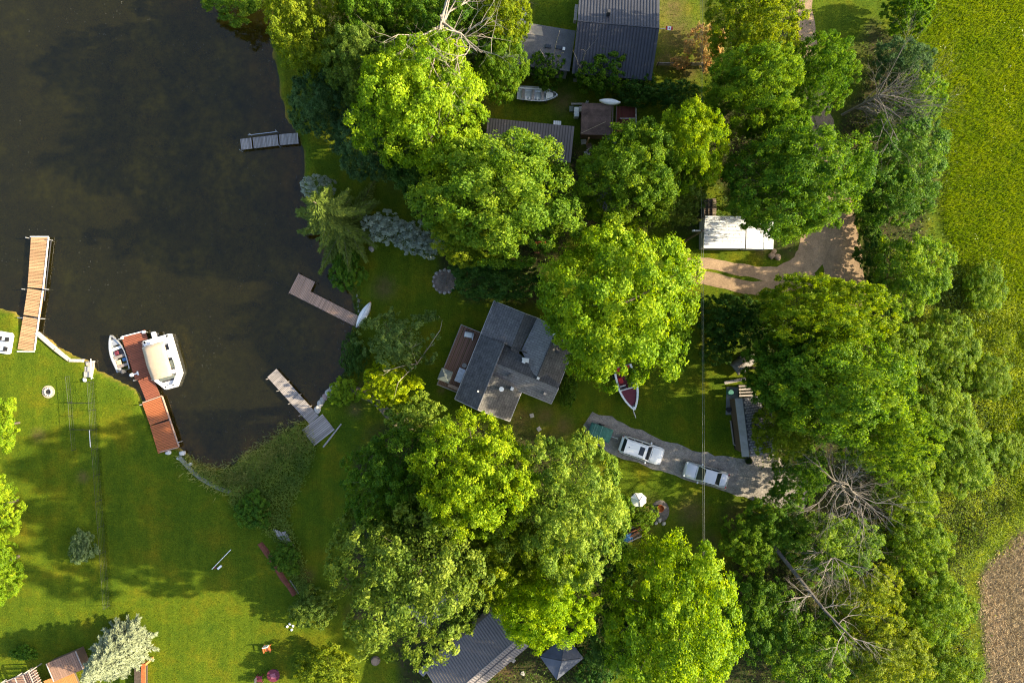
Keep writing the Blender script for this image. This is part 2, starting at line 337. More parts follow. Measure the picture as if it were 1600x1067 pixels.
def ribbon(name, px, widths, m, z, jit=0.12, step=0.7, seed=1):
    """a track of varying width (px) along a polyline, with ragged edges"""
    rng = random.Random(seed); pts = [P(*q) for q in px]; V = []; F = []
    seq = []
    for i in range(len(pts)-1):
        n = max(2, int((pts[i+1]-pts[i]).length/step))
        for k in range(n):
            t = k/n
            # Catmull-Rom
            p0 = pts[max(i-1,0)]; p1 = pts[i]; p2 = pts[i+1]; p3 = pts[min(i+2,len(pts)-1)]
            q = 0.5*((2*p1)+(p2-p0)*t+(2*p0-5*p1+4*p2-p3)*t*t+(3*p1-p0-3*p2+p3)*t**3)
            seq.append((q, widths[i]*(1-t)+widths[i+1]*t))
    seq.append((pts[-1], widths[-1]))
    for i, (q, wd) in enumerate(seq):
        d = (seq[min(i+1,len(seq)-1)][0]-seq[max(i-1,0)][0]).normalized(); nrm = Vector((-d.y, d.x, 0)); h = wd/PXM/2
        for sgn in (-1, -0.4, 0.4, 1):
            j = rng.uniform(-jit, jit) if abs(sgn) == 1 else 0
            c = q+nrm*(sgn*h+j); V.append((c.x, c.y, z))
        if i:
            a = (i-1)*4; b_ = i*4
            F += [(a+k, b_+k, b_+k+1, a+k+1) for k in range(3)]
    bld = B().add(V, [f[::-1] for f in F]); return tag(bld.build(name, m), kind='structure')
gravel = mat('gravel', (0.25,0.225,0.20), 0.95, 0.3, 1.4, 0.8, fine=0.35)
dirtm = mat('packed_dirt', (0.31,0.215,0.135), 0.95, 0.24, 0.9, 0.5, fine=0.16)
pathm = mat('trodden_earth', (0.20,0.155,0.10), 0.95, 0.3, 1.2, 0.5, fine=0.25)
ribbon('gravel_driveway', [(917,656),(942,672),(975,690),(1050,716),(1110,735),(1180,752),(1235,768),(1262,775)], [26,50,52,46,50,60,60,40], gravel, 0.034, 0.16, seed=2)
ribbon('gravel_driveway', [(1168,716),(1190,728),(1205,745)], [24,56,60], gravel, 0.030, 0.1, seed=5)
ribbon('dirt_road', [(1246,-120),(1255,-10),(1262,70),(1280,180),(1300,290),(1312,380),(1322,450),(1345,520),(1355,575)], [26,26,26,36,50,64,60,40,20], dirtm, 0.022, 0.14, seed=3)
ribbon('dirt_road', [(1070,410),(1120,414),(1170,424),(1215,428),(1260,410),(1280,360)], [16,18,18,24,44,50], dirtm, 0.027, 0.10, seed=4)
ribbon('dirt_road', [(1060,430),(1110,436),(1160,448),(1200,450),(1240,432),(1270,420)], [16,20,20,24,40,60], dirtm, 0.026, 0.10, seed=6)
ribbon('footpath', [(548,606),(570,616),(592,632),(610,648),(628,660),(650,668)], [8,14,12,16,20,24], pathm, 0.018, 0.12, seed=8)

# ------------------------------------------------------------------ plants: prototypes
LEAF = leaf_mat('leaf', 0.47)
LEAF_DULL = leaf_mat('leaf_dull', 0.22, 0.7, 0.6, 1.3, 0.02)
NEEDLE = leaf_mat('needle', 0.15, 0.6, 0.5, 1.4, 0.015)
BARK = mat('bark', (0.13,0.105,0.08), 0.95, 0.35, 5, 0.6)
DEADW = mat('dead_wood', (0.34,0.29,0.235), 0.9, 0.25, 6, 0.3)
GREYW = mat('grey_twigs', (0.20,0.175,0.145), 0.9, 0.25, 6, 0.3)

def leaves(rs, pos, nrm, size, wid=0.62, tone=None, elong=1.0, tang=None):
    """folded leaf blades: two triangles each"""
    n = len(pos); nrm = nrm/np.linalg.norm(nrm, axis=1, keepdims=True)
    t = rs.normal(size=(n,3)) if tang is None else tang
    t -= nrm*np.sum(t*nrm, 1, keepdims=True); t /= np.linalg.norm(t, axis=1, keepdims=True)+1e-9
    s = np.cross(nrm, t); L = (size*rs.uniform(0.7, 1.3, n)*elong)[:,None]; Wd = (size*wid*rs.uniform(0.8, 1.2, n))[:,None]*0.5
    a = pos-t*L*0.5; c = pos+t*L*0.5; up = nrm*Wd*0.45
    b = pos-s*Wd+up; d = pos+s*Wd+up
    V = np.stack([a, b, c, d], 1).reshape(-1, 3); i = np.arange(n)*4
    F = np.concatenate([np.stack([i, i+2, i+1], 1), np.stack([i, i+3, i+2], 1)])
    return V, F, (None if tone is None else np.repeat(tone, 4))

def crown_mesh(name, seed, R0, Hv, nclump, per, size, clump=(0.13,0.22), lobes=0.16, flat=0.75, low=-0.45, inner=0.25, m=LEAF, upn=0.30, drop=0.0, wid=0.62, core=12.0):
    rs = np.random.RandomState(seed); P_, N_, T_ = [], [], []
    ph = rs.uniform(0, 6.28, 6); cent = []
    k = 0; ga = math.pi*(3-math.sqrt(5))
    for i in range(nclump):
        zz = 1-(i+0.5)/nclump*(1-low); zz += rs.uniform(-0.06, 0.06); zz = max(-0.9, min(0.99, zz))
        th = i*ga+rs.uniform(-0.3, 0.3); r = math.sqrt(1-zz*zz)
        lob = 1+lobes*(math.sin(3*th+ph[0])*0.5+math.sin(5*th+ph[1]+2*zz)*0.4+math.sin(2*th+ph[2]-3*zz)*0.5)
        u = rs.uniform(0.3, 0.72) if rs.rand() < inner else rs.uniform(0.76, 0.95)
        if rs.rand() < drop: continue
        c = np.array([r*math.cos(th)*R0*u*lob, r*math.sin(th)*R0*u*lob, zz*Hv*u*(0.9+0.2*rs.rand())])
        rc = R0*rs.uniform(*clump); n = int(per*(rc/(R0*sum(clump)/2))**2*rs.uniform(0.75, 1.2)); ct = rs.rand(); cent.append((c, rc))
        # each clump is itself a few twig ends
        nt_ = max(3, int(n/26)); td = rs.normal(size=(nt_,3)); td += c/(np.linalg.norm(c)+1e-9)*0.8; td[:,2] += 0.25; td /= np.linalg.norm(td, axis=1, keepdims=True)
        which = rs.randint(0, nt_, n)
        d = rs.normal(size=(n,3)); d /= np.linalg.norm(d, axis=1, keepdims=True)
        pos = td[which]*rc*rs.uniform(0.55, 1.0, nt_)[which][:,None]+d*rc*0.36*rs.rand(n,1)**0.4
        pos[:,2] *= flat
        P_.append(c+pos); N_.append(pos/rc*0.8+np.array([0,0,upn])+rs.normal(size=(n,3))*0.42)
        tw = rs.rand(nt_)
        T_.append(np.clip(0.5+(ct-0.5)*0.5+(tw[which]-0.5)*0.35+(rs.rand(n)-0.5)*0.5, 0, 1))
    nc_ = int(core*R0*R0*0.9/(size*size)); d = rs.normal(size=(nc_,3)); d /= np.linalg.norm(d, axis=1, keepdims=True); u = 0.68*rs.rand(nc_,1)**0.5
    q = d*u*np.array([R0, R0, Hv]); q = q[q[:,2] > low*0.7*Hv]; P_.append(q); N_.append(rs.normal(size=q.shape)*0.7+np.array([0,0,0.5])); T_.append(np.clip(0.45+(rs.rand(len(q))-0.5)*0.6, 0, 1))
    V, F, T = leaves(rs, np.concatenate(P_), np.concatenate(N_), size, wid, np.concatenate(T_))
    return np_mesh(name, V, F, m, T), cent
def trunk_mesh(name, seed, cent, R0, Hv, m=BARK, r0=0.28, n=26):
    """tapered trunk from z = -1.55 Hv (ground) with limbs to the clumps"""
    rng = random.Random(seed); b = B(); zb = -1.55*Hv
    b.tube([(0,0,zb-0.3), (rng.uniform(-.15,.15), rng.uniform(-.15,.15), zb*0.5), (rng.uniform(-.3,.3), rng.uniform(-.3,.3), 0), (0.1,0,Hv*0.55)], [r0*1.25, r0, r0*0.6, r0*0.1], 8)
    low_c = [e for e in cent if e[0][2] < 0.45*Hv]
    for c, rc in rng.sample(low_c, min(n, len(low_c))):
        c = Vector(c)*0.92; s = Vector((0,0,rng.uniform(zb*0.45, min(c.z, Hv*0.3))))
        mid = s.lerp(c, 0.5)+Vector((rng.uniform(-.4,.4), rng.uniform(-.4,.4), -0.06*R0))
        b.tube([s, mid, c], [r0*0.42, r0*0.24, r0*0.06], 5)
    return meshm(b, name, m)
def branchy(b, p, d, L, r, depth, rng, spread=0.55, up=0.06, kids=(3,4), wig=0.18, shrink=(0.5,0.78)):
    """recursive bare branches"""
    pts = [Vector(p)]; dd = Vector(d).normalized(); n = 4 if depth > 1 else 3
    for i in range(n):
        dd = (dd+Vector((rng.gauss(0,wig), rng.gauss(0,wig), rng.gauss(0,wig)+up))).normalized(); pts.append(pts[-1]+dd*L/n)
    rad = [r*(1-0.62*i/n) for i in range(n+1)]
    if depth == 0: rad[-1] = r*0.25
    b.tube(pts, rad, 5 if depth > 1 else 4 if depth else 3, cap=False)
    if depth == 0: return
    for k in range(rng.randint(*kids)):
        i = rng.randint(1, n); q = pts[i]; e = (dd+Vector((rng.gauss(0,spread), rng.gauss(0,spread), rng.gauss(0,spread*0.6)))).normalized()
        branchy(b, q, e, L*rng.uniform(*shrink), rad[i]*0.72, depth-1, rng, spread, up, kids, wig, shrink)

PROTO = {}
def proto(kind, seeds, R0, Hv, **kw):
    tr = kw.pop('r0', 0.28); nb = kw.pop('limbs', 26); bm_ = kw.pop('bark', BARK); PROTO[kind] = []
    for s in seeds:
        cm, ce = crown_mesh(kind+'_crown', s, R0, Hv, **kw); PROTO[kind].append((cm, trunk_mesh(kind+'_trunk', s, ce, R0, Hv, bm_, tr, nb), R0, Hv))
proto('maple', (11, 12, 13), 7.5, 6.5, nclump=195, per=265, size=0.28, clump=(0.11,0.20), lobes=0.13, inner=0.24, low=-0.7, r0=0.3)
proto('ash', (21, 22, 23), 6.5, 6.0, nclump=250, per=200, size=0.225, clump=(0.085,0.155), lobes=0.16, inner=0.24, low=-0.7, flat=0.85, r0=0.25)
proto('oak', (31,), 8.5, 7.0, nclump=190, per=215, size=0.30, clump=(0.09,0.16), lobes=0.2, inner=0.33, low=-0.65, drop=0.06, r0=0.3, limbs=40, flat=0.6)
proto('thicket', (41, 42, 43), 4.5, 4.0, nclump=125, per=240, size=0.205, clump=(0.11,0.20), lobes=0.2, low=-0.6, r0=0.13, limbs=22, inner=0.15)
proto('shrub', (51, 52, 53), 2.6, 1.8, nclump=60, per=170, size=0.20, clump=(0.16,0.28), lobes=0.22, low=-0.5, r0=0.07, limbs=14, inner=0.15)
proto('silver', (61,), 2.4, 2.0, nclump=80, per=170, size=0.20, clump=(0.12,0.2), lobes=0.15, low=-0.5, r0=0.07, limbs=14, m=LEAF_DULL, wid=0.35)
proto('wispy', (71,), 4.0, 2.6, nclump=95, per=95, size=0.22, clump=(0.1,0.2), lobes=0.3, low=-0.3, r0=0.09, limbs=12, inner=0.4, drop=0.2, bark=DEADW)

def conifer(name, seed, Rb, Hh, whorls, nb, size, blunt=0.15, dens=1.0, droop=0.2, fan=0.26):
    rs = np.random.RandomState(seed); P_, N_, T_, G_ = [], [], [], []; tb = B()
    tb.tube([(0,0,-0.2), (0,0,Hh*0.5), (0,0,Hh*0.97)], [0.2, 0.13, 0.03], 8)
    for wv in range(whorls):
        f = wv/(whorls-1); z = Hh*(0.06+0.9*f); r = Rb*((1-f)**0.85*(1-blunt)+blunt*(1-f**3))
        for k in range(nb):
            a = 6.283*k/nb+wv*0.7+rs.uniform(-.25,.25); rr = r*rs.uniform(0.65,1.15); bt = rs.rand()
            dv = np.array([math.cos(a), math.sin(a), 0]); sd_ = np.array([-math.sin(a), math.cos(a), 0])
            tb.tube([(0,0,z), (dv[0]*rr*0.9, dv[1]*rr*0.9, z-droop*rr*0.6)], [0.035, 0.012], 3)
            n = max(6, int(rr/0.075*dens*2.2)); s = rs.rand(n)**0.75
            lat = rs.uniform(-1,1,n)*(fan*rr*np.sin(np.clip(s*1.15,0,1)*math.pi)*0.75+0.08)
            q = dv*(s*rr)[:,None]+sd_*lat[:,None]; q[:,2] += z-droop*rr*s**1.3+rs.normal(0,0.05,n)
            P_.append(q); N_.append(np.array([0,0,1.0])+dv*0.35+rs.normal(size=(n,3))*0.38)
            G_.append(dv*1.0+sd_*(np.sign(lat)*0.75)[:,None]+rs.normal(size=(n,3))*0.2)
            T_.append(np.clip(0.35+0.3*s+(bt-0.5)*0.3+(rs.rand(n)-0.5)*0.3, 0, 1))
    V, F, T = leaves(rs, np.concatenate(P_), np.concatenate(N_), size, 0.34, np.concatenate(T_), 1.3, np.concatenate(G_))
    return np_mesh(name+'_crown', V, F, NEEDLE, T), meshm(tb, name+'_trunk', BARK)
SPRUCE = conifer('spruce', 81, 5.4, 14.5, 10, 7, 0.36, 0.10, 3.4, 0.16, 0.15)
BLUESP = conifer('blue_spruce', 82, 2.9, 8.6, 26, 15, 0.30, 0.35, 1.5, 0.05)

GR = {'v': (0.165,0.27,0.014), 'y': (0.235,0.355,0.022), 'g': (0.105,0.215,0.020), 'm': (0.155,0.268,0.024), 'd': (0.070,0.155,0.024), 'p': (0.225,0.335,0.048), 'b': (0.080,0.16,0.050), 'o': (0.150,0.225,0.036), 'u': (0.34,0.45,0.018), 's': (0.43,0.465,0.36), 'n': (0.56,0.43,0.17), 'l': (0.215,0.29,0.022)}
_cnt = [0]
def tree(name, label, kind, px, py, rx, h, ry=None, col='g', group=None, v=None, low=None, cat='tree', tint=1.0, fill=None):
    """px, py: where the crown shows in the photograph; rx, ry: its half-sizes in pixels; h: height in metres"""
    _cnt[0] += 1; rng = random.Random(_cnt[0]*17); ry = ry or rx
    lst = PROTO[kind]; cm, tm, R0, Hv = lst[(v if v is not None else _cnt[0]) % len(lst)]
    f = fill or (0.42 if h > 6 else 0.48); zc = h*(1-f); q = P(px, py, zc); k = (CAM_H-zc)/CAM_H/PXM
    sx, sy, sz = rx*k/R0, ry*k/R0, h*f/Hv
    t = thing(name, label, cat, (q.x, q.y, 0), 0, group)
    rz = rng.uniform(0, 6.28) if abs(sx-sy)/max(sx,sy) < 0.12 else rng.choice((0, math.pi))
    c = GR[col] if isinstance(col, str) else col; j = rng.uniform(0.94, 1.06)*tint; c = (c[0]*j*rng.uniform(0.95,1.05), c[1]*j, c[2]*j)
    inst('crown', cm, t, (0,0,zc), (0,0,rz), (sx, sy, sz), c)
    zs = zc/(1.55*Hv); inst('trunk', tm, t, (0,0,zc), (0,0,rz), (sx, sy, zs))
    return t
GW, GS, GN, GE, GSH = 'trees along the pond shore', 'trees south of the cabin', 'trees around the northern cottages', 'trees of the eastern thicket', 'low shrubs'
for a in (
 # pond side, north
 ('shade_tree','small leafy tree overhanging the top end of the dark pond','thicket',362,-14,52,4.5,42,'m',GW),
 ('shade_tree','light green tree at the pond bank just below the top end of shore','ash',478,34,62,14,78,'l',GW),
 ('shade_tree','mid-green tree between the pond-bank tree and the fallen white branches','maple',592,20,62,14,62,'m',GW),
 ('shade_tree','blue-green rounded tree low on the strip of lawn above the small grey dock','thicket',505,165,50,9,50,'b',GW),
 ('shade_tree','pale small-leaved tree tucked above the big maple near the pond','ash',572,112,58,15,58,'o',GW),
 ('maple_tree','big bright maple beside the pond lawn, under the bare white branches','maple',655,170,104,18,98,'y',GW),
 ('shade_tree','dark green tree beneath the bare white branches','ash',690,50,74,13,66,'g',GN),
 ('shade_tree','yellow-green tree touching the flat grey roof','ash',785,28,46,13,56,'l',GN),
 ('shade_tree','green tree hanging over the stored aluminium boat','ash',782,105,44,11,48,'m',GN),
 ('shade_tree','dark tree in shadow at the lower flank of the big pond-side maple','thicket',585,225,56,10,60,'b',GW),
 ('shade_tree','dark tree between the pond-side maple and the silver shrubs','thicket',655,272,52,10,46,'d',GW),
 # centre north
 ('maple_tree','wide light green maple spreading over the brown metal shed roof','maple',780,312,126,18,102,'m',GN),
 ('shade_tree','narrow green tree at the lower edge of the wide maple over the shed','ash',735,368,62,14,50,'l',GN),
 ('maple_tree','light green maple beside the brown shed with red deck','maple',985,280,80,15,86,'m',GN),
 ('maple_tree','yellow-green maple under the power line above the white shed','maple',1072,238,54,15,76,'y',GN),
 ('shade_tree','dull green tree below the two maples beside the brown shed','ash',1050,315,48,11,40,'o',GN),
 ('shade_tree','dark low tree against the upper wall of the main cabin','thicket',775,432,66,6,42,'d',GN),
 ('maple_tree','round bright yellow-green maple covering the cabin corner and the red boat','maple',968,477,122,17,130,'y',GN),
 # wispy trees by the cabin deck
 ('wispy_tree','thin wispy tree with bare limbs beside the cabin deck','wispy',622,535,56,6,58,(0.19,0.27,0.07),GSH),
 ('shrub_tree','sunlit yellow shrub at the pond end of the footpath','shrub',608,603,42,5,34,'u',GSH),
 ('shrub_tree','sunlit leafy shrub between footpath and cabin','shrub',652,652,44,5,34,'p',GSH),
 # south of the cabin
 ('maple_tree','bright green maple just below the cabin','maple',742,742,96,22.5,86,'y',GS),
 ('shade_tree','pale small-leaved tree reaching over the green trailer','ash',886,790,92,20,112,'p',GS),
 ('oak_tree','broad dark oak with an open crown over the lower metal roof','oak',660,880,132,22.5,140,(0.165,0.25,0.036),GS),
 ('shade_tree','shadier tree on the lawn side of the bright maple below the cabin','ash',618,752,72,16,84,'g',GS),
 ('maple_tree','lime-yellow maple between the oak and the square gazebo','maple',850,926,84,16,70,(0.27,0.41,0.020),GS),
 ('shade_tree','light green tree filling the gap between oak, maple and pale tree','ash',775,850,72,16,74,'l',GS),
 ('maple_tree','bright yellow-green maple to the east of the square gazebo','maple',1050,974,102,16,132,'y',GS),
 ('shade_tree','dark tree standing between the square gazebo and the bright maple','thicket',962,985,42,8,60,'d',GS),
 # west edge
 ('shade_tree','sunlit tree at the edge of the lawn beyond the fire ring','thicket',-16,668,40,7,48,'y',GW),
 ('shade_tree','sunlit tree on the lawn edge below the other edge tree','ash',-34,800,56,9,60,'y',GW),
 ('shade_tree','sunlit tree nearest the wooden deck on the lawn edge','ash',-32,895,54,9,60,'y',GW),
 # top right
 ('shade_tree','light small-leaved tree at the top beside the dirt road','ash',1172,45,66,15,70,'l',GN),
 ('maple_tree','green maple next to the orange-brown bush','maple',1170,140,60,16,66,'m',GN),
 ('shade_tree','dark green tree between the dirt road bends','ash',1272,122,54,13,56,'g',GN),
 ('shade_tree','shaded tree over the dirt road above the white shed trees','thicket',1215,205,52,11,46,'g',GN),
 ('maple_tree','large dark maple overhanging the white shed roof','maple',1238,290,104,17,84,'g',GN),
 ('shade_tree','dark bushy tree between the dirt road and the meadow','thicket',1408,238,72,7.0,66,'g',GE),
 ('shade_tree','dark rounded bush at the meadow edge above the grey twigs','thicket',1408,98,44,5,38,'b',GE),
 ('shade_tree','bright green bush at the meadow edge beside the grey twigs','thicket',1432,155,36,6.0,42,'m',GE),
 ('shade_tree','dark bush where the short grass meets the meadow at the top','shrub',1418,18,30,5.0,34,'g',GE),
 ('shade_tree','dark bush in the shade between road and meadow','thicket',1395,305,62,6.5,48,'g',GE),
 # eastern thicket
 ('shade_tree','yellowish tree at the bend of the dirt drive','ash',1282,492,98,17,66,(0.185,0.285,0.018),GE),
 ('shade_tree','large green tree over the woods behind the shingled shed','maple',1300,600,108,18,86,'m',GE),
 ('shade_tree','dark tree pressing on the shingled shed from above','ash',1225,580,60,14,62,'g',GE),
 ('shade_tree','pale leafed tree overhanging the shingled shed roof','ash',1222,672,44,9,46,'l',GE),
 ('shade_tree','green tree at the meadow-side corner of the dirt road','thicket',1424,428,54,7.5,64,'m',GE),
 ('shade_tree','yellow-green tree deep in the thicket east of the large green tree','thicket',1392,560,56,4.6,56,'v',GE),
 ('shade_tree','round green tree beside the meadow mid way along the thicket','thicket',1478,540,51,3.5,51,'v',GE),
 ('shade_tree','light green tree below the round one beside the meadow','thicket',1468,640,55,3.5,51,'v',GE),
 ('shade_tree','green tree over the bare spreading dead tree','ash',1378,680,70,15,60,'m',GE),
 ('shade_tree','tall green tree flanking the bare spreading dead tree on the meadow side','thicket',1420,765,53,4.4,53,'v',GE),
 ('shade_tree','bushy green tree just inside the meadow corner','thicket',1540,450,32,2.4,40,'v',GE),
 ('shade_tree','bushy tree on the meadow rim below the corner bush','thicket',1545,590,34,2.4,38,'v',GE),
 ('shade_tree','low light green bush above the strip pointing to the straw field','thicket',1508,720,53,3.0,51,'v',GE),
 ('shade_tree','low bush at the picture edge above the straw field','thicket',1575,705,26,1.8,34,'v',GE),
 ('shade_tree','yellow-green tree beside the fallen grey trunk','thicket',1432,855,55,4.4,53,'v',GE),
 ('shade_tree','dark green tree beside the straw field','thicket',1462,950,56,3.9,53,'v',GE),
 ('shade_tree','green tree at the bottom beside the straw field','thicket',1482,1045,51,3.5,48,'v',GE),
 ('shade_tree','yellow-green tree at the very bottom of the thicket','ash',1375,1025,76,8.2,66,'l',GE),
 ('shade_tree','dark tree at the bottom below the fallen grey trunk','thicket',1262,1012,74,7.7,66,'m',GE),
 ('shade_tree','dark tree beside the bright maple at the bottom of the thicket','thicket',1188,960,52,6.5,66,'g',GE),
 ('shade_tree','fresh green sapling at the lawn end above the fallen trunk','thicket',1172,848,44,6.0,46,'m',GE),
 ('shade_tree','dark low bush at the lawn corner beside the driveway end','thicket',1212,815,48,5.0,46,'g',GE),
 ('shade_tree','dark tree between the dead tree and the fallen trunk','thicket',1295,852,74,7.7,56,'m',GE),
 ('shade_tree','dull green tree leaning over the middle of the fallen trunk','thicket',1352,930,58,7.7,54,'l',GE),
 ('shade_tree','dark bush between gravel driveway end and dead tree','thicket',1252,738,40,6.0,44,'g',GE),
): tree(*a[:5], a[5], a[6], a[7], a[8], a[9])
for a in (
 ('bush','orange-brown bush on the dry lawn beside the metal-roofed house','shrub',1104,70,28,3.5,34,'n'),
 ('bush','small orange-brown bush against the fence by the house corner','shrub',1062,98,14,1.6,10,'n'),
 ('bush','round pale green shrub alone on the shaded lawn by the wire fence','shrub',129,853,19,2.0,26,(0.19,0.27,0.11)),
 ('bush','leafy bush against the flat grey roof','shrub',852,108,30,4,26,'g'),
 ('bush','dense dark bush in front of the metal-roofed house','shrub',942,118,40,4.5,34,'g'),
 ('bush','dark bush below the house, next to the dense one','shrub',1000,142,34,3.5,26,'d'),
 ('bush','dark bush under the power line below the dry lawn','shrub',1056,150,36,3,26,'d'),
 ('bush','dark bush under the power line beside the big maple','shrub',1098,185,30,4,36,'d'),
 ('bush','low green bush at the water below the spruce','shrub',541,420,26,2,34,'g'),
 ('bush','low bush at the water beside the canoe dock','shrub',552,556,20,1.8,30,'d'),
 ('bush','dark leafy bush between drive and shed, under the power line','shrub',1132,492,44,4.5,38,'d'),
 ('bush','dark bush beside the drive under the power line','shrub',1180,512,42,5,44,'d'),
 ('bush','dark bush next to the grey covered trailer','shrub',1122,545,26,3,24,'d'),
 ('bush','dark bush at the pointed end of the garden bed strip','shrub',396,800,26,1.6,30,'g'),
 ('bush','green bush in the garden strip beside the grey boards','shrub',446,872,24,1.6,24,'g'),
 ('bush','round bush at the low end of the red mulch strip','shrub',490,950,30,3,34,'o'),
 ('bush','sunlit bush at the bottom of the lawn near the oak','shrub',512,1044,46,3.5,34,'l'),
 ('bush','fern-like green bush beside the white patio umbrella','shrub',960,806,30,3.2,36,'m'),
 ('bush','small bright bush below the white patio umbrella','shrub',1004,806,20,2,22,'m'),
 ('bush','dark bush beside the blue tarp','shrub',962,880,34,4,40,'d'),
 ('bush','green bush at the garage end of the cabin','shrub',886,610,16,1.8,26,'g'),
 ('bush','dark bush at the bottom between gazebo and maple','shrub',930,1040,30,2.6,40,'d'),
 ('bush','low green bush on the dark lawn beside the wooden deck','shrub',38,1020,20,1.2,12,'g'),
 ('bush','dark bush on the meadow side of the dirt road bend, nearest the bend','shrub',1366,470,28,3.5,34,'d'),
 ('bush','dark bush on the meadow side of the dirt road, level with the white shed','shrub',1362,392,22,3,40,'d'),
 ('bush','dark bush at the road edge above the white shed level','shrub',1356,335,22,3,30,'d'),
 ('bush','sunlit low bush beside the shore rocks','shrub',538,612,26,1.2,22,'y'),
): tree(*a[:5], a[5], a[6], a[7], a[8], GSH, cat='bush')
for a in (
 ('silver_shrub','silvery shrub at the water beside the spruce','silver',496,292,27,3.5,19,'s'),
 ('silver_shrub','silvery round shrub nearest the spruce on the lawn','silver',598,356,32,4.5,27,'s'),
 ('silver_shrub','silvery shrub in the middle of the lawn row','silver',641,370,28,4,28,(0.41,0.45,0.36)),
 ('silver_shrub','silvery shrub nearest the wide maple','silver',672,382,23,3.5,22,(0.37,0.42,0.33)),
): tree(*a[:5], a[5], a[6], a[7], a[8], 'silvery shrubs', cat='shrub')
def conif(name, label, pr, base, s, col, rz=0.0):
    q = P(*base); t = thing(name, label, 'tree', (q.x, q.y, 0), rz)
    inst('crown', pr[0], t, scale=s, color=col); inst('trunk', pr[1], t, scale=s)
conif('spruce_tree', 'tall green spruce leaning over the pond edge', SPRUCE, (548,356), (1,1,1.0), (0.115,0.16,0.022))
conif('blue_spruce_tree', 'pale blue-green spruce beside the wooden deck', BLUESP, (207,1001), (1,1,1), (0.245,0.28,0.165), 0.4)

# bare and fallen trees
def dead(name, label, base, h, seed, m, trunk=True, n=9, L=5.0, r=0.1, elev=(0.2,0.9), depth=3, lean=(0,0), az=(0,6.28), spread=0.5, kids=(3,4), start=0.45):
    rng = random.Random(seed); q = P(*base); t = thing(name, label, 'dead tree', (q.x, q.y, 0)); b = B()
    b.tube([(0,0,-0.2), (lean[0]*0.4, lean[1]*0.4, h*0.4), (lean[0], lean[1], h*0.8)], [r*2.4, r*1.8, r*0.8], 7); b.build('trunk', m, t)
    b = B()
    for i in range(n):
        f = rng.uniform(start, 1); a = rng.uniform(*az); e = rng.uniform(*elev)
        branchy(b, (lean[0]*f, lean[1]*f, h*0.8*f), (math.cos(a)*math.cos(e), math.sin(a)*math.cos(e), math.sin(e)), L*rng.uniform(0.7,1.2), r*rng.uniform(0.7,1.1), depth, rng, spread, kids=kids)
    o = b.build('branches', m, t); o['kind'] = 'stuff'
dead('dead_tree', 'bare white dead tree sprawling over the dark crowns at the top', (702,140), 17.5, 101, DEADW, n=10, L=5.4, r=0.115, elev=(-0.1,0.5), depth=3, lean=(0.6,1.0), spread=0.55, start=0.8, kids=(2,4))
dead('dead_tree', 'bare grey tangle of twigs overhanging the dirt road', (1315,180), 6.5, 102, GREYW, n=26, L=4.6, r=0.06, elev=(-0.05,0.6), depth=3, lean=(1.2,0.2), az=(-1.3,1.2), spread=0.4, start=0.3)
dead('dead_tree', 'spreading bare grey dead tree beside the driveway end', (1262,728), 11.0, 103, GREYW, n=22, L=3.8, r=0.065, elev=(-0.25,0.7), depth=3, lean=(0.7,-1.0), spread=0.42, start=0.5)
dead('dead_tree', 'dead grey tree with twiggy head above the fallen trunk', (1238,828), 9, 104, GREYW, n=11, L=3.2, r=0.06, elev=(0.0,0.9), depth=3, lean=(1.0,-0.6), spread=0.45, start=0.5)
q = P(1215,856); t = thing('fallen_tree', 'long fallen grey trunk lying diagonally through the thicket', 'fallen tree', (q.x, q.y, 0))
def rel(px, py, z, base): v = P(px, py, z); return (v.x-base.x, v.y-base.y, z)
B().tube([rel(1208,852,4.2,q), rel(1250,905,6.0,q), rel(1290,955,7.4,q), rel(1325,990,8.6,q), rel(1352,1015,8.9,q)], [0.2,0.17,0.13,0.08,0.03], 8).build('trunk', mat('dark_fallen_bark',(0.10,0.09,0.08),0.95,0.35,4,0.6), t)
rng = random.Random(5); b = B()
for (a0, z0, d0) in ((rel(1265,922,6.5,q),0,(-0.4,-1,0.1)),(rel(1270,930,6.7,q),0,(-1,0.1,0.2)),(rel(1295,960,7.5,q),0,(0.5,-0.8,0.2)),(rel(1310,975,8,q),0,(1,0.3,0.2)),(rel(1285,950,7.4,q),0,(0.9,0.8,0.3)),(rel(1330,995,8.6,q),0,(1,-0.5,0.1)),(rel(1240,890,5.6,q),0,(0.9,0.6,0.5)),(rel(1320,985,8.3,q),0,(-0.6,-0.9,0))):
    branchy(b, a0, d0, 2.3, 0.045, 3, rng, 0.5)
b.build('branches', DEADW, t)['kind'] = 'stuff'
for (bs, lb, sd_, tg) in (((652,568),'bare white limbs poking from the wispy tree by the deck',7,((640,535),(612,575),(690,515),(622,600))),((862,112),'thin bare sapling standing before the flat grey roof',9,((868,72),(845,80),(876,85),(860,95))),((905,118),'bare twiggy sapling at the lower corner of the metal-roofed house',10,((903,92),(914,80),(908,104)))):
    q = P(*bs); t = thing('bare_sapling', lb, 'dead tree', (q.x, q.y, 0)); rng = random.Random(sd_); b = B()
    for (tx, ty) in tg:
        e = Vector(rel(tx, ty, 5.5, q)); branchy(b, (0,0,0.3), e, e.length, 0.06, 2, rng, 0.35, up=0.0, kids=(2,3), wig=0.02, shrink=(0.2,0.35))
    B().tube([(0,0,-0.2),(0.05,0,0.9)], [0.12,0.06], 6).build('trunk', DEADW, t); b.build('branches', DEADW, t)['kind'] = 'stuff'

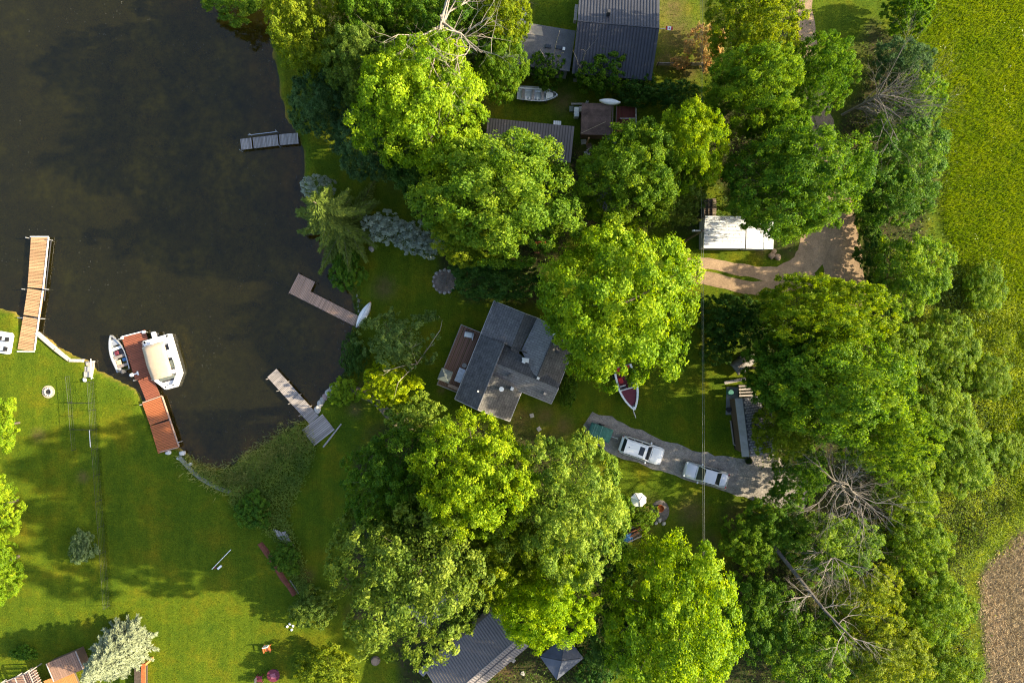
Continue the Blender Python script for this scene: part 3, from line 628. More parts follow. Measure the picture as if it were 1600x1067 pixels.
# ------------------------------------------------------------------ grass, undergrowth, reeds, floating flecks (uncountable)
def scatter(n, bbox, rs): return rs.uniform(bbox[0], bbox[1], n), rs.uniform(bbox[2], bbox[3], n)
TRACKS = [W(p) for p in ([(905,640),(960,655),(1160,728),(1260,745),(1260,800),(1060,755),(910,690)], [(1068,400),(1210,414),(1262,395),(1275,300),(1340,300),(1362,470),(1290,470),(1230,462),(1068,440)], [(772,470),(870,512),(892,560),(862,630),(797,659),(680,605),(720,507)], [(400,840),(412,840),(470,930),(455,935)])]
def blades(name, n, bbox, keep, size, col, label_m, seed, lean=0.5, wid=0.16):
    rs = np.random.RandomState(seed); x, y = scatter(n, bbox, rs); k = keep(x, y, rs); x, y = x[k], y[k]
    z = gz(x, y); n = len(x); h = size*rs.uniform(0.6, 1.4, n)
    a = rs.uniform(0, 6.283, n); lx, ly = np.cos(a)*lean*h*rs.rand(n), np.sin(a)*lean*h*rs.rand(n); b = rs.uniform(0, 6.283, n)
    wx, wy = np.cos(b)*h*wid, np.sin(b)*h*wid
    V = np.stack([np.stack([x-wx, y-wy, z-0.01], 1), np.stack([x+wx, y+wy, z-0.01], 1), np.stack([x+lx, y+ly, z+h], 1)], 1).reshape(-1, 3)
    F = np.arange(n*3).reshape(-1, 3); T = np.repeat(np.clip(rs.rand(n)*0.6+0.4*vnoise(x, y, 1.8, seed+1), 0, 1), 3)
    o = bpy.data.objects.new(name, np_mesh(name, V, F, label_m, T)); COL.objects.link(o); o.color = (*col, 1); return tag(o, kind='stuff')
VIEW = (-57, 57, -39, 39)
def lawn_keep(x, y, rs):
    k = poly_dist(x, y, SHORE_W) < -0.5
    for p in TRACKS: k &= poly_dist(x, y, p) < 0.35*rs.rand(len(x))
    for p in (MEADOW, FIELD): k &= ~in_poly(x, y, p)
    return k
GRASS = leaf_mat('grass_blade', 0.25, 0.7, 0.6, 1.35, 0.025)
blades('lawn_grass', 330000, VIEW, lawn_keep, 0.10, (0.125,0.160,0.007), GRASS, 201, 0.8, 0.22)
blades('meadow_grass', 230000, (34,57,-20,39), lambda x, y, rs: poly_dist(x, y, MEADOW) > -0.6+rs.rand(len(x)), 0.32, (0.205,0.29,0.016), leaf_mat('meadow_blade', 0.3, 0.7, 0.72, 1.3, 0.03), 202, 0.9, 0.10)
blades('straw_stubble', 45000, (44,57,-39,-14), lambda x, y, rs: poly_dist(x, y, FIELD) > -0.3+0.8*rs.rand(len(x)), 0.26, (0.46,0.36,0.21), leaf_mat('straw', 0.1, 0.8, 0.5, 1.3, 0.01), 203, 1.8, 0.10)
def flecks(name, n, bbox, keep, zf, size, col, m, seed, up=0.9, wid=0.6, elong=1.0):
    rs = np.random.RandomState(seed); x, y = scatter(n, bbox, rs); k = keep(x, y, rs); x, y = x[k], y[k]; n = len(x)
    z = zf(x, y, rs); nr = rs.normal(size=(n,3))*(1-up)+np.array([0,0,up])
    V, F, T = leaves(rs, np.stack([x,y,z],1), nr, size, wid, np.clip(0.45*rs.rand(n)+0.55*vnoise(x,y,1.1,seed+3),0,1), elong)
    o = bpy.data.objects.new(name, np_mesh(name, V, F, m, T)); COL.objects.link(o); o.color = (*col, 1); return tag(o, kind='stuff')
def wood_keep(x, y, rs):
    k = np.zeros(x.shape, bool)
    for p in WOOD: k |= poly_dist(x, y, p) > 0.9*rs.normal(size=len(x))+0.2
    for p in TRACKS: k &= ~in_poly(x, y, p)
    for p in ([(1280,-50),(1300,-50),(1340,330),(1270,330)],): pass
    return k
flecks('undergrowth', 110000, VIEW, wood_keep, lambda x, y, rs: 0.05+rs.rand(len(x))**0.7*1.3*vnoise(x, y, 2.4, 31)**1.4, 0.27, (0.085,0.14,0.02), LEAF, 204, 0.62)
BANK = W([(284,712),(300,730),(335,742),(362,736),(392,716),(440,684),(468,664),(494,700),(480,740),(462,772),(450,810),(470,860),(486,920),(500,950),(484,960),(460,905),(436,850),(412,822),(372,800),(362,770),(330,752),(300,728)])
def bank_keep(x, y, rs): return poly_dist(x, y, BANK) > 0.25*rs.normal(size=len(x))
flecks('bank_weeds', 60000, (-36,-18,-30,-6), bank_keep, lambda x, y, rs: gz(x, y)+0.06+rs.rand(len(x))**0.6*0.75*vnoise(x, y, 1.4, 33), 0.22, (0.20,0.275,0.05), LEAF, 205, 0.55, 0.4, 1.3)
REED = W([(290,716),(310,722),(340,735),(365,726),(400,700),(440,672),(470,662),(488,690),(440,716),(400,750),(368,770),(330,752),(298,732)])
blades('reeds', 26000, (-36,-20,-17,-6), lambda x, y, rs: poly_dist(x, y, REED) > 0.5*rs.normal(size=len(x)), 0.55, (0.36,0.37,0.10), GRASS, 206, 1.1, 0.06)
def edge_keep(x, y, rs):
    d = poly_dist(x, y, SHORE_W); return (d < 0.15) & (d > -1.1*rs.rand(len(x))) & (x > P(500,0).x) & (y > P(0,600).y)
flecks('shore_weeds', 60000, (-26,-14,-6,25), edge_keep, lambda x, y, rs: gz(x, y)+0.05+rs.rand(len(x))*0.35, 0.2, (0.08,0.135,0.025), LEAF, 207, 0.6, 0.45, 1.2)
flecks('rim_weeds', 150000, (36,57,-38,10), lambda x, y, rs: poly_dist(x, y, RIM) > 0.8*rs.normal(size=len(x)), lambda x, y, rs: 0.05+rs.rand(len(x))*1.5*vnoise(x, y, 1.7, 71)**1.3, 0.17, (0.21,0.28,0.030), LEAF, 211, 0.4, 0.45, 1.3)
FENCE_L = W([(145,596),(149,596),(176,950),(168,950)])
blades('fence_grass', 45000, (-46,-40,-29,-3), lambda x, y, rs: poly_dist(x, y, FENCE_L) > -0.12*rs.rand(len(x)), 0.12, (0.06,0.105,0.010), GRASS, 212, 0.7, 0.12)
FLECK = mat('pale_flecks', (0.30,0.29,0.24), 0.7, 0.3, 4)
def fleck_keep(x, y, rs):
    d = poly_dist(x, y, SHORE_W); nn = vnoise(x, y, 2.6, 41)*0.6+vnoise(x, y, 0.9, 43)*0.4
    return (d > 0.3) & (rs.rand(len(x)) < np.clip((nn-0.50)*5, 0.02, 1)*np.clip(1.25-d/26, 0.05, 1))
flecks('floating_flecks', 2400, (-57,-16,-14,39), fleck_keep, lambda x, y, rs: np.full(len(x), WATER_Z+0.006), 0.06, (1,1,1), FLECK, 208, 0.995, 0.5, 1.4)
def weed_keep(x, y, rs):
    d = poly_dist(x, y, SHORE_W); nn = vnoise(x, y, 4.2, 51)*0.6+vnoise(x, y, 1.2, 53)*0.4
    return (d > 0.3) & (rs.rand(len(x)) < np.clip((nn-0.44)*6, 0.04, 0.95))
flecks('water_weed', 150000, (-57,-16,-14,39), weed_keep, lambda x, y, rs: WATER_Z-0.08-rs.rand(len(x))*0.3, 0.17, (0.30,0.24,0.06), LEAF_DULL, 209, 0.7, 0.35, 1.6)
def flower_keep(x, y, rs):
    nn = vnoise(x, y, 1.6, 61)*0.65+vnoise(x, y, 0.5, 62)*0.35; return (poly_dist(x, y, MEADOW) > 0.5) & (nn > 0.80)
flecks('meadow_flowers', 9000, (36,57,-5,39), flower_keep, lambda x, y, rs: 0.42+0.15*rs.rand(len(x)), 0.075, (0.8,0.78,0.6), mat('blossom', (0.75,0.72,0.52), 0.7, 0.15), 210, 0.9, 0.8)

# ------------------------------------------------------------------ materials for built things
M_TAN = mat('tan_deck_boards', (0.47,0.28,0.14), 0.75, 0.34, 3, 0.2, stretch=(1,8,1))
M_RED = mat('red_stained_boards', (0.40,0.125,0.045), 0.7, 0.2, 3, 0.2, stretch=(1,8,1))
M_REDD = mat('brown_red_boards', (0.27,0.085,0.045), 0.75, 0.2, 3, 0.2, stretch=(1,8,1))
M_GREYB = mat('weathered_boards', (0.34,0.30,0.275), 0.85, 0.36, 3, 0.3, stretch=(1,8,1))
M_PINKB = mat('faded_brown_boards', (0.42,0.28,0.205), 0.85, 0.34, 3, 0.3, stretch=(1,8,1))
M_DKW = mat('dark_timber', (0.10,0.075,0.055), 0.85, 0.3, 5, 0.3)
M_WHT = mat('white_paint', (0.80,0.79,0.76), 0.5, 0.08, 5)
M_GEL = mat('white_gelcoat', (0.80,0.80,0.79), 0.25, 0.05, 3, spec=0.5, coat=0.3)
M_ALU = mat('aluminium', (0.55,0.55,0.54), 0.4, 0.12, 4, metal=0.6)
M_BLK = mat('black_rubber', (0.025,0.025,0.027), 0.8, 0.2, 8)
M_DKG = mat('dark_grey_plastic', (0.06,0.06,0.065), 0.6, 0.2, 8)
M_CAN = mat('tan_canvas', (0.50,0.385,0.26), 0.9, 0.10, 4, 0.3)
M_GLS = mat('dark_glass', (0.018,0.022,0.026), 0.08, 0.1, 3, spec=0.6)
M_SHD = mat('dark_shingles', (0.105,0.102,0.104), 0.92, 0.3, 2.0, 0.6, courses=1.5708, fine=0.3)
M_SHM = mat('grey_shingles', (0.155,0.150,0.155), 0.92, 0.25, 2.0, 0.6, courses=1.5708, fine=0.28)
M_SHL = mat('light_shingles', (0.235,0.226,0.226), 0.92, 0.2, 2.0, 0.6, courses=0.001, fine=0.25)
M_SHB = mat('stained_shingles', (0.125,0.118,0.112), 0.92, 0.28, 1.1, 0.6, col2=(0.17,0.162,0.15), courses=1.5708, fine=0.25)
M_METD = mat('charcoal_metal_roof', (0.062,0.065,0.080), 0.55, 0.16, 0.8, metal=0.15)
M_METG = mat('grey_metal_roof', (0.205,0.185,0.178), 0.6, 0.14, 0.8, metal=0.2)
M_METB = mat('brown_metal_roof', (0.17,0.145,0.14), 0.6, 0.14, 0.8, metal=0.15)
M_METW = mat('white_metal_roof', (0.70,0.71,0.72), 0.5, 0.16, 0.9, spec=0.4)
M_WALL = mat('tan_siding', (0.36,0.29,0.21), 0.8, 0.15, 3, stretch=(1,1,8))
M_WALG = mat('grey_siding', (0.30,0.29,0.28), 0.8, 0.15, 3, stretch=(1,1,8))
M_WALB = mat('brown_siding', (0.12,0.08,0.055), 0.85, 0.2, 3, stretch=(1,1,8))
M_CONC = mat('concrete', (0.40,0.37,0.33), 0.9, 0.18, 3, 0.3, fine=0.15)
M_STONE = mat('field_stone', (0.42,0.39,0.35), 0.9, 0.25, 5, 0.4)
M_CWHT = mat('white_car_paint', (0.80,0.80,0.80), 0.28, 0.03, 2, spec=0.5, coat=0.6)
M_CSIL = mat('silver_car_paint', (0.52,0.53,0.55), 0.3, 0.04, 2, metal=0.35, spec=0.5, coat=0.6)
M_LAMP = mat('lamp_lens', (0.75,0.75,0.72), 0.15, 0.05, 3, spec=0.6)
M_TAIL = mat('red_lens', (0.35,0.02,0.02), 0.2, 0.1, 3, spec=0.6)
M_TEAL = mat('green_tarp', (0.055,0.18,0.145), 0.7, 0.3, 3, 0.5)
M_MAR = mat('maroon_vinyl', (0.13,0.022,0.038), 0.65, 0.2, 4, 0.2)
M_REDP = mat('red_paint', (0.42,0.02,0.02), 0.4, 0.15, 4)
M_BLUE = mat('blue_tarp', (0.05,0.16,0.36), 0.6, 0.25, 4, 0.4)
M_ORG = mat('orange_plastic', (0.60,0.17,0.05), 0.6, 0.2, 4)
M_RUST = mat('rusty_steel', (0.36,0.10,0.03), 0.85, 0.4, 5, 0.4)
M_ASH = mat('ash', (0.16,0.14,0.13), 0.95, 0.35, 4, 0.6)
M_MULCH = mat('red_mulch', (0.15,0.048,0.028), 0.95, 0.4, 4, 0.8)
M_GRN = mat('green_grey_fabric', (0.15,0.17,0.15), 0.85, 0.15, 4)
M_LUM = mat('red_brown_lumber', (0.26,0.10,0.05), 0.85, 0.3, 3, 0.3, stretch=(1,8,1))
M_WIRE = mat('galvanised_wire', (0.05,0.055,0.045), 0.6, 0.2, 5, metal=0.4)
M_CABLE = mat('cable', (0.24,0.25,0.20), 0.6, 0.1, 5)

# ------------------------------------------------------------------ docks
def plank_run(t, q0, q1, wid, m, pitch=0.155, z=0.0, th=0.04, gap=0.032, seed=0, name='plank', lens=None):
    """boards across the run q0 -> q1 (local metres), each a part"""
    rng = random.Random(seed); q0, q1 = Vector(q0), Vector(q1); d = q1-q0; L = d.length; a = math.atan2(d.y, d.x); n = max(1, int(L/pitch)); p = L/n
    shared = {}
    for i in range(n):
        s = (i+0.5)*p; lo, hi = (-wid/2, wid/2) if lens is None else lens(s)
        key = (round(lo,2), round(hi,2))
        if key not in shared: shared[key] = meshm(B().box((-(p-gap)/2, lo, -th), ((p-gap)/2, hi, 0)), name, m)
        c = q0+d*(s/L); inst(name, shared[key], t, (c.x, c.y, z+rng.uniform(-0.004,0.004)), (0,0,a+rng.uniform(-0.006,0.006)))
def beams(t, q0, q1, wid, z, m, th=0.14, w=0.07, n=2, name='beam'):
    q0, q1 = Vector(q0), Vector(q1); d = q1-q0; L = d.length; a = math.atan2(d.y, d.x); nr = Vector((-d.y, d.x, 0))/L
    for k in range(n):
        off = (k/(n-1)-0.5)*(wid-w); c = (q0+q1)/2+nr*off
        B().cbox((c.x, c.y, z-th/2), (L, w, th), a).build(name, m, t)
def posts(t, pts, z0, z1, r, m, name='post'):
    me = meshm(B().cyl((0,0), r, 0, z1-z0, 8), name, m)
    for p in pts: inst(name, me, t, (p[0], p[1], z0))
def loc(px, py, z, t): v = P(px, py, z); return (v.x-t.location.x, v.y-t.location.y, 0)
def dock(name, label, base, z=0.12):
    q = P(*base, z); t = thing(name, label, 'dock', (q.x, q.y, z), 0, 'docks'); return t

t = dock('wooden_dock', 'long tan plank dock with pale edge strip beside the pedal boat', (51,460))
zt = 0.12
secs = [((61.5,370.5),(56,450)),((55.8,452.5),(49.5,494)),((49.2,496.5),(40.2,547.5))]
for i, (a, b_) in enumerate(secs):
    plank_run(t, loc(*a,zt,t), loc(*b_,zt,t), 1.72, M_TAN, 0.15, seed=i); beams(t, loc(*a,zt,t), loc(*b_,zt,t), 1.62, -0.042, M_DKW)
def strip(t, a, b_, w, h, m, name, z=0.0):
    p0, p1 = Vector(loc(*a,zt,t)), Vector(loc(*b_,zt,t)); d = p1-p0; c = (p0+p1)/2
    B().cbox((c.x, c.y, z), (d.length, w, h), math.atan2(d.y,d.x)).build(name, m, t)
strip(t, (76,371), (67.5,452), 0.09, 0.10, M_WHT, 'edge_strip'); strip(t, (67,454), (54,547.5), 0.09, 0.10, M_WHT, 'edge_strip')
strip(t, (47.5,370), (76,370), 0.09, 0.12, M_WHT, 'edge_strip'); strip(t, (27,549), (54,549.5), 0.09, 0.10, M_WHT, 'edge_strip')
strip(t, (26,496), (64,498), 0.06, 0.06, M_ALU, 'cross_bar', -0.10)
posts(t, [loc(79,375,0,t), loc(73,452,0,t), loc(44,372,0,t), loc(38,452,0,t), loc(67,498,0,t)], -1.3, 0.25, 0.05, M_ALU)
strip(t, (79,374), (68,470), 0.06, 0.06, M_DKG, 'side_rail', -0.12)

t = dock('red_dock', 'red-stained L-shaped dock between the fishing boat and the canopied boat', (228,600)); zt = 0.12
plank_run(t, loc(208,521,zt,t), loc(230,588,zt,t), 2.55, M_REDD, 0.16, seed=11); beams(t, loc(208,521,zt,t), loc(230,588,zt,t), 2.4, -0.042, M_DKW, n=3)
plank_run(t, loc(226.5,590,zt,t), loc(239.3,622,zt,t), 1.55, M_REDD, 0.16, seed=12); beams(t, loc(226.5,590,zt,t), loc(239.3,622,zt,t), 1.45, -0.042, M_DKW)
plank_run(t, loc(238,625,zt,t), loc(250,659,zt,t), 2.2, M_RED, 0.15, seed=13); plank_run(t, loc(250.3,661,zt,t), loc(263,704,zt,t), 2.2, M_RED, 0.15, seed=14)
beams(t, loc(238,625,zt,t), loc(263,704,zt,t), 2.05, -0.042, M_DKW)
for a, b_ in (((191,526),(225,517.5)),((253.5,619),(280,698)),((223,629),(253,618.5)),((250,706),(278,699))): strip(t, a, b_, 0.10, 0.13, M_WHT if a[1] < 600 else M_PINKB, 'edge_board')
B().cbox(loc(225,519,zt,t), (0.35,0.3,0.25)).build('corner_bumper', M_WHT, t, bevel=0.05); B().cbox(loc(191,528,zt,t), (0.3,0.22,0.2)).build('corner_bumper', M_WHT, t, bevel=0.05)
posts(t, [loc(189,530,0,t), loc(212,594,0,t), loc(222,632,0,t), loc(282,690,0,t), loc(228,519,0,t)], -1.3, 0.3, 0.05, M_ALU)

t = dock('grey_dock', 'short weathered grey dock in three sections high on the pond bank', (420,221))
for i, (a, b_) in enumerate((((376,226),(393.5,224)),((395.5,223.7),(434.5,219.2)),((436.5,218.7),(466,216.3)))):
    plank_run(t, loc(*a,zt,t), loc(*b_,zt,t), 1.12, M_GREYB, 0.14, seed=20+i); beams(t, loc(*a,zt,t), loc(*b_,zt,t), 1.05, -0.042, M_DKW)
strip(t, (388,212), (434,206.5), 0.05, 0.05, M_ALU, 'side_rail', 0.1)
posts(t, [loc(392,211,0,t), loc(433,206,0,t), loc(377,236,0,t), loc(437,229,0,t)], -1.2, 0.35, 0.04, M_ALU)

t = dock('brown_dock', 'faded brown L-shaped dock with the white canoe at its shore end', (500,470))
a, b_ = (455.2,449.2), (564.7,504.7)
A0, A1 = Vector(loc(*a,zt,t)), Vector(loc(*b_,zt,t))
plank_run(t, A0, A1, 2.2, M_PINKB, 0.15, seed=30, lens=lambda s: (-0.62, 1.62) if s < 2.0 else (-0.62, 0.52))
dv = (A1-A0).normalized(); nv = Vector((-dv.y, dv.x, 0))
beams(t, A0-nv*0.05, A1-nv*0.05, 1.0, -0.042, M_DKW); beams(t, A0+nv*1.2+dv*0.1, A0+nv*1.2+dv*1.9, 0.7, -0.042, M_DKW)
posts(t, [A0-nv*0.7, A0+nv*1.7, A0+dv*2.1+nv*1.55, A0+dv*4-nv*0.7, A0+dv*6.5-nv*0.7, A0+dv*4+nv*0.6], -1.3, 0.02, 0.06, M_DKW)

t = dock('weathered_dock', 'long weathered grey dock with pegs widening to a square landing on the lower bank', (470,636))
a, b_ = (424.7,582.6), (491,656)
A0, A1 = Vector(loc(*a,zt,t)), Vector(loc(*b_,zt,t)); dv = (A1-A0).normalized(); nv = Vector((-dv.y, dv.x, 0))
L_ = (A1-A0).length
for i, (s0, s1) in enumerate(((0,0.45),(0.453,0.65),(0.653,1))): plank_run(t, A0+dv*L_*s0, A0+dv*L_*s1, 1.28, M_GREYB, 0.14, seed=40+i)
beams(t, A0, A1, 1.2, -0.042, M_DKW)
for k, s in enumerate((0.03, 0.28, 0.55, 0.8)):
    for sg in ((-1, 1) if k in (1,2,3) else (-1,)):
        c = A0+dv*L_*s+nv*sg*0.68; B().tube([(c.x, c.y, -1.3), (c.x+nv.x*sg*0.05, c.y+nv.y*sg*0.05, 0.55)], 0.035, 7).build('post', M_GREYB, t)
C = Vector(loc(497.5,671.5,zt,t)); e = Vector(loc(504.7,646,zt,t))-Vector(loc(472.8,671,zt,t)); ea = e.length; e.normalize(); f = Vector((e.y,-e.x,0))
plank_run(t, C-f*1.05, C+f*1.05, ea, M_GREYB, 0.19, seed=45, z=0.03); beams(t, C-f*1.0, C+f*1.0, ea*0.9, -0.015, M_DKW, 0.12, n=3)
q = P(519,680); t = thing('timber_pole', 'long grey timber pole on the grass beside the square dock landing', 'pole', (q.x, q.y, 0.06))
B().tube([loc(533.6,662,0,t), loc(505.4,698,0,t)], [0.07,0.09], 8).build('pole', M_GREYB, t)
q = P(537,404); 

# ------------------------------------------------------------------ boats
def hull(L, Bm, D, bow=0.45, stern=0.85, n=14, inset=0.07, floor=0.25, rise=0.15, rim=True):
    """open hull, stern at x = 0, bow at x = L, keel near z = 0"""
    b = B(); rows = []
    for i in range(n+1):
        s = i/n; x = L*s
        wv = (stern+(1-stern)*min(1, s/0.35)) if s < 1-bow else math.cos((s-(1-bow))/bow*math.pi/2)**0.75
        wv = max(wv, 0.015); h = Bm/2*wv; g = D+rise*s**3; k = 0.35*D*max(0, (s-0.75)/0.25)**2
        hi = max(h-inset, 0.004); ci = max(h*0.78-inset*0.5, 0.003); fl = min(k+floor, g-0.02)
        xi = min(x, L-inset*2.2) if i == n else x
        rows.append([(x,-h,g),(x,-h*0.82,k+D*0.3),(x,0,k),(x,h*0.82,k+D*0.3),(x,h,g),(xi,hi,g),(xi,ci,fl),(xi,-ci,fl),(xi,-hi,g)])
    vs = [p for r in rows for p in r]; fs = []
    for i in range(n):
        for k in range(9): fs.append((i*9+k, i*9+(k+1)%9, (i+1)*9+(k+1)%9, (i+1)*9+k))
    fs += [tuple(range(9)), tuple(n*9+k for k in range(9))[::-1]]
    return b.add(vs, fs)
def outboard(t, x, y, z, m1=M_WHT, s=1.0, ry=0.0):
    o = B().cbox((x-0.12*s, y, z+0.45*s), (0.55*s,0.34*s,0.38*s)).build('outboard_motor', m1, t, bevel=0.08)
    B().box((x-0.28*s,y-0.07*s,z-0.5*s), (x-0.06*s,y+0.07*s,z+0.3*s)).build('shaft', M_DKG, o)
    B().box((x-0.02*s,y-0.12*s,z+0.0), (x+0.1*s,y+0.12*s,z+0.28*s)).build('clamp', M_DKG, o)
# fishing boat
bw, st_ = (173.6,525), (192.5,579); zb = WATER_Z-0.12
q = P(*st_, 0.2); a = ang(st_, bw); t = thing('fishing_boat', 'small open aluminium fishing boat tied beside the red dock', 'boat', (q.x, q.y, zb), a, 'boats')
hull(3.9, 1.62, 0.62, 0.6, 0.84, inset=0.08, floor=0.12).build('hull', M_ALU, t)
for x in (0.55, 1.55, 2.45): B().box((x-0.14,-0.62,0.36), (x+0.14,0.62,0.42)).build('bench', M_WHT if x > 2 else mat('bench_vinyl',(0.22,0.18,0.16)), t)
B().prism([(2.8,-0.5),(3.4,-0.28),(3.4,0.28),(2.8,0.5)], 0.5, 0.54).build('bow_deck', M_ALU, t)
B().box((0.95,-0.6,0.13),(1.3,-0.1,0.3)).build('blue_cooler', M_BLUE, t, bevel=0.02); B().box((0.7,0.1,0.13),(1.25,0.55,0.34)).build('tackle_box', M_CAN, t, bevel=0.02)
B().box((1.75,-0.5,0.13),(2.25,0.45,0.2)).build('floor_mat', M_DKG, t); B().cbox((2.0,0.2,0.3),(0.4,0.4,0.25)).build('swivel_seat', M_MAR, t, bevel=0.05)
outboard(t, 0.0, 0, 0.5, M_DKG, 0.8)
q = P(207,585.6,0.14); t = thing('outboard_motor', 'white object like an upturned motor lying at the red dock corner', 'motor', (q.x,q.y,0.125), ang((199,588),(216,583)))
B().lathe((0,0,0.0), [(0.1,0.0),(0.24,0.02),(0.25,0.2),(0.15,0.3)], 12, 0.75).build('cowling', M_WHT, t, True); B().box((0.18,-0.06,0.02),(0.62,0.06,0.16)).build('shaft', M_WHT, t); B().box((0.55,-0.2,0.02),(0.68,0.2,0.1)).build('plate', M_WHT, t)
# canopied boat
st_, bw = (243,527), (266,607); q = P(*st_, 0.4); a = ang(st_, bw)
t = thing('canopied_boat', 'white motor boat with a tan canvas canopy moored at the red dock', 'boat', (q.x,q.y,WATER_Z-0.1), a, 'boats')
LB, WB = 5.5, 2.85
def plan(x, k=1.0): 
    return WB/2*k*(1 if x < LB*0.78 else max(0.30, 1-((x-LB*0.78)/(LB*0.22))*0.62))
out = [(0,-WB/2*0.97),(0.05,-WB/2)]+[(LB*s,-plan(LB*s)) for s in (0.3,0.6,0.78,0.9,1.0)]
out = out+[(x,-y) for x,y in out[::-1]]
inn = [(1.05,-WB/2+0.42)]+[(LB*s,-plan(LB*s)+0.42) for s in (0.5,0.78,0.86)]; inn = inn+[(x,-y) for x,y in inn[::-1]]
hb = B(); hb.prism(out, 0.0, 0.62)
hb.build('hull', M_GEL, t, bevel=0.08)
# raised coaming round the cockpit
for i, (p0, p1) in enumerate(zip(out, out[1:]+out[:1])):
    d = Vector((p1[0]-p0[0], p1[1]-p0[1], 0)); L = d.length
    if L < 0.2: continue
    nrm = Vector((-d.y, d.x, 0))/L; c = Vector(((p0[0]+p1[0])/2, (p0[1]+p1[1])/2, 0.75))+nrm*0.2
    B().cbox(c, (L, 0.36, 0.26), math.atan2(d.y,d.x)).build('side_deck', M_GEL, t, bevel=0.05)
B().prism(inn, 0.62, 0.66).build('cockpit_floor', M_DKG, t)
B().box((0.1,-1.2,0.62),(0.95,1.2,0.86)).build('stern_deck', M_GEL, t, bevel=0.05)
for y in (-0.95, 0.95):
    for x in (1.6, 2.7): B().box((x,y-0.22,0.66),(x+0.85,y+0.22,0.98)).build('seat', M_WHT if x < 2 else M_GRN, t, bevel=0.06)
B().box((3.7,0.35,0.66),(4.1,1.0,1.15)).build('console', M_GEL, t, bevel=0.05); B().box((4.2,-0.8,0.66),(4.55,0.8,0.9)).build('bow_seat', M_GRN, t, bevel=0.05)
b = B(); N_ = 8; M2 = 6; vs = []
for i in range(N_+1):
    for j in range(M2+1):
        x = 0.75+(4.35-0.75)*i/N_; y = -1.16+2.32*j/M2; s = (i/N_-0.5)*2; u = (j/M2-0.5)*2
        vs.append((x, y*(1-0.10*max(0,s)**3), 2.05-0.22*u*u-0.10*s*s+0.03*math.cos(i*math.pi/2*1.0)))
fs = [(i*(M2+1)+j, (i+1)*(M2+1)+j, (i+1)*(M2+1)+j+1, i*(M2+1)+j+1) for i in range(N_) for j in range(M2)]
cn = b.add(vs, fs).build('canopy', M_CAN, t, True); md = cn.modifiers.new('thick', 'SOLIDIFY'); md.thickness = 0.03
for x in (0.85, 2.5, 4.2):
    B().tube([(x,-1.22,0.85),(x,-1.12,1.8),(x,0,2.0),(x,1.12,1.8),(x,1.22,0.85)], 0.02, 6).build('canopy_frame', M_ALU, t)
for y in (-1.36, 1.36):
    B().tube([(0.2,y,1.1),(2.4,y,1.1),(4.2,y,1.1)], 0.018, 6).build('grab_rail', M_ALU, t)
outboard(t, -0.12, 0, 0.45, M_WHT, 1.15)
# canoe across the brown dock
p0, p1 = (557,511), (579,472); q = P((p0[0]+p1[0])/2, (p0[1]+p1[1])/2, 0.35); t = thing('canoe', 'upturned pale canoe resting across the shore end of the brown dock', 'canoe', (q.x,q.y,0.14), ang(p0,p1), 'boats')
b = B(); n = 14; vs = []
for i in range(n+1):
    s = i/n*2-1; wv = 0.40*(1-abs(s)**2.2)+0.01
    for k in range(7):
        th = math.pi*k/6; vs.append((s*1.5, -wv*math.cos(th), 0.05+0.34*math.sin(th)*(1-0.35*abs(s)**3)))
fs = [(i*7+k, i*7+k+1, (i+1)*7+k+1, (i+1)*7+k) for i in range(n) for k in range(6)]
c_ = b.add(vs, fs).build('hull', M_WHT, t, True); c_.modifiers.new('thick','SOLIDIFY').thickness = 0.03
B().tube([(-1.45,0,0.37),(-0.7,0,0.405),(0.7,0,0.405),(1.45,0,0.37)], 0.02, 6).build('keel', M_ALU, t)
for s in (-1,1): B().cbox((s*1.48,0,0.2),(0.1,0.1,0.24)).build('end_cap', M_ALU if s < 0 else M_ORG, t)
# pedal boat on the lawn at the frame edge
q = P(6,535,0.3); t = thing('pedal_boat', 'white pedal boat with four black seats on the lawn at the pond edge', 'boat', (q.x,q.y,0.0), ang((6,550),(11,520)), 'boats')
B().prism([(-1.15,-0.65),(-1.0,-0.8),(0.85,-0.8),(1.1,-0.6),(1.1,0.6),(0.85,0.8),(-1.0,0.8),(-1.15,0.65)], 0.02, 0.42).build('hull', M_GEL, t, bevel=0.07)
for x, y in ((0.45,-0.38),(0.45,0.38),(-0.55,-0.38),(-0.55,0.38)):
    o = B().box((x-0.24,y-0.22,0.40),(x+0.16,y+0.22,0.46)).build('seat', M_BLK, t, bevel=0.02); B().box((x-0.3,y-0.22,0.42),(x-0.22,y+0.22,0.8)).build('backrest', M_DKG, o)
# red speedboat on trailer
p0, p1 = (972,572), (991,640); q = P(*p0, 1.2); a = ang(p0,p1)
t = thing('speedboat', 'maroon and white speedboat with its bow showing from under the round maple', 'boat', (q.x,q.y,0.45), a, 'boats')
hull(4.7, 2.15, 0.85, 0.62, 0.9, inset=0.20, floor=0.3, rise=0.1).build('hull', M_GEL, t)
B().prism([(2.45,-0.80),(3.3,-0.66),(4.05,-0.28),(4.2,0),(4.05,0.28),(3.3,0.66),(2.45,0.80)], 0.66, 0.72).build('bow_cover', M_MAR, t)
B().box((2.33,-0.86,0.78),(2.42,0.86,0.90)).build('cross_rail', M_WHT, t)
for y0, y1 in ((-0.82,-0.25),(0.25,0.82)):
    w_ = B().add([(2.30,y0,0.85),(2.30,y1,0.85),(1.95,y1,1.25),(1.95,y0,1.25)], [(0,1,2,3)]).build('windscreen', M_GLS, t); w_.modifiers.new('thick','SOLIDIFY').thickness = 0.02
    B().box((1.88,y0,1.2),(1.95,y1,1.26)).build('windscreen_frame', M_WHT, t); B().box((1.1,y0+0.05,0.3),(1.7,y1-0.05,0.75)).build('seat', M_REDP, t, bevel=0.06)
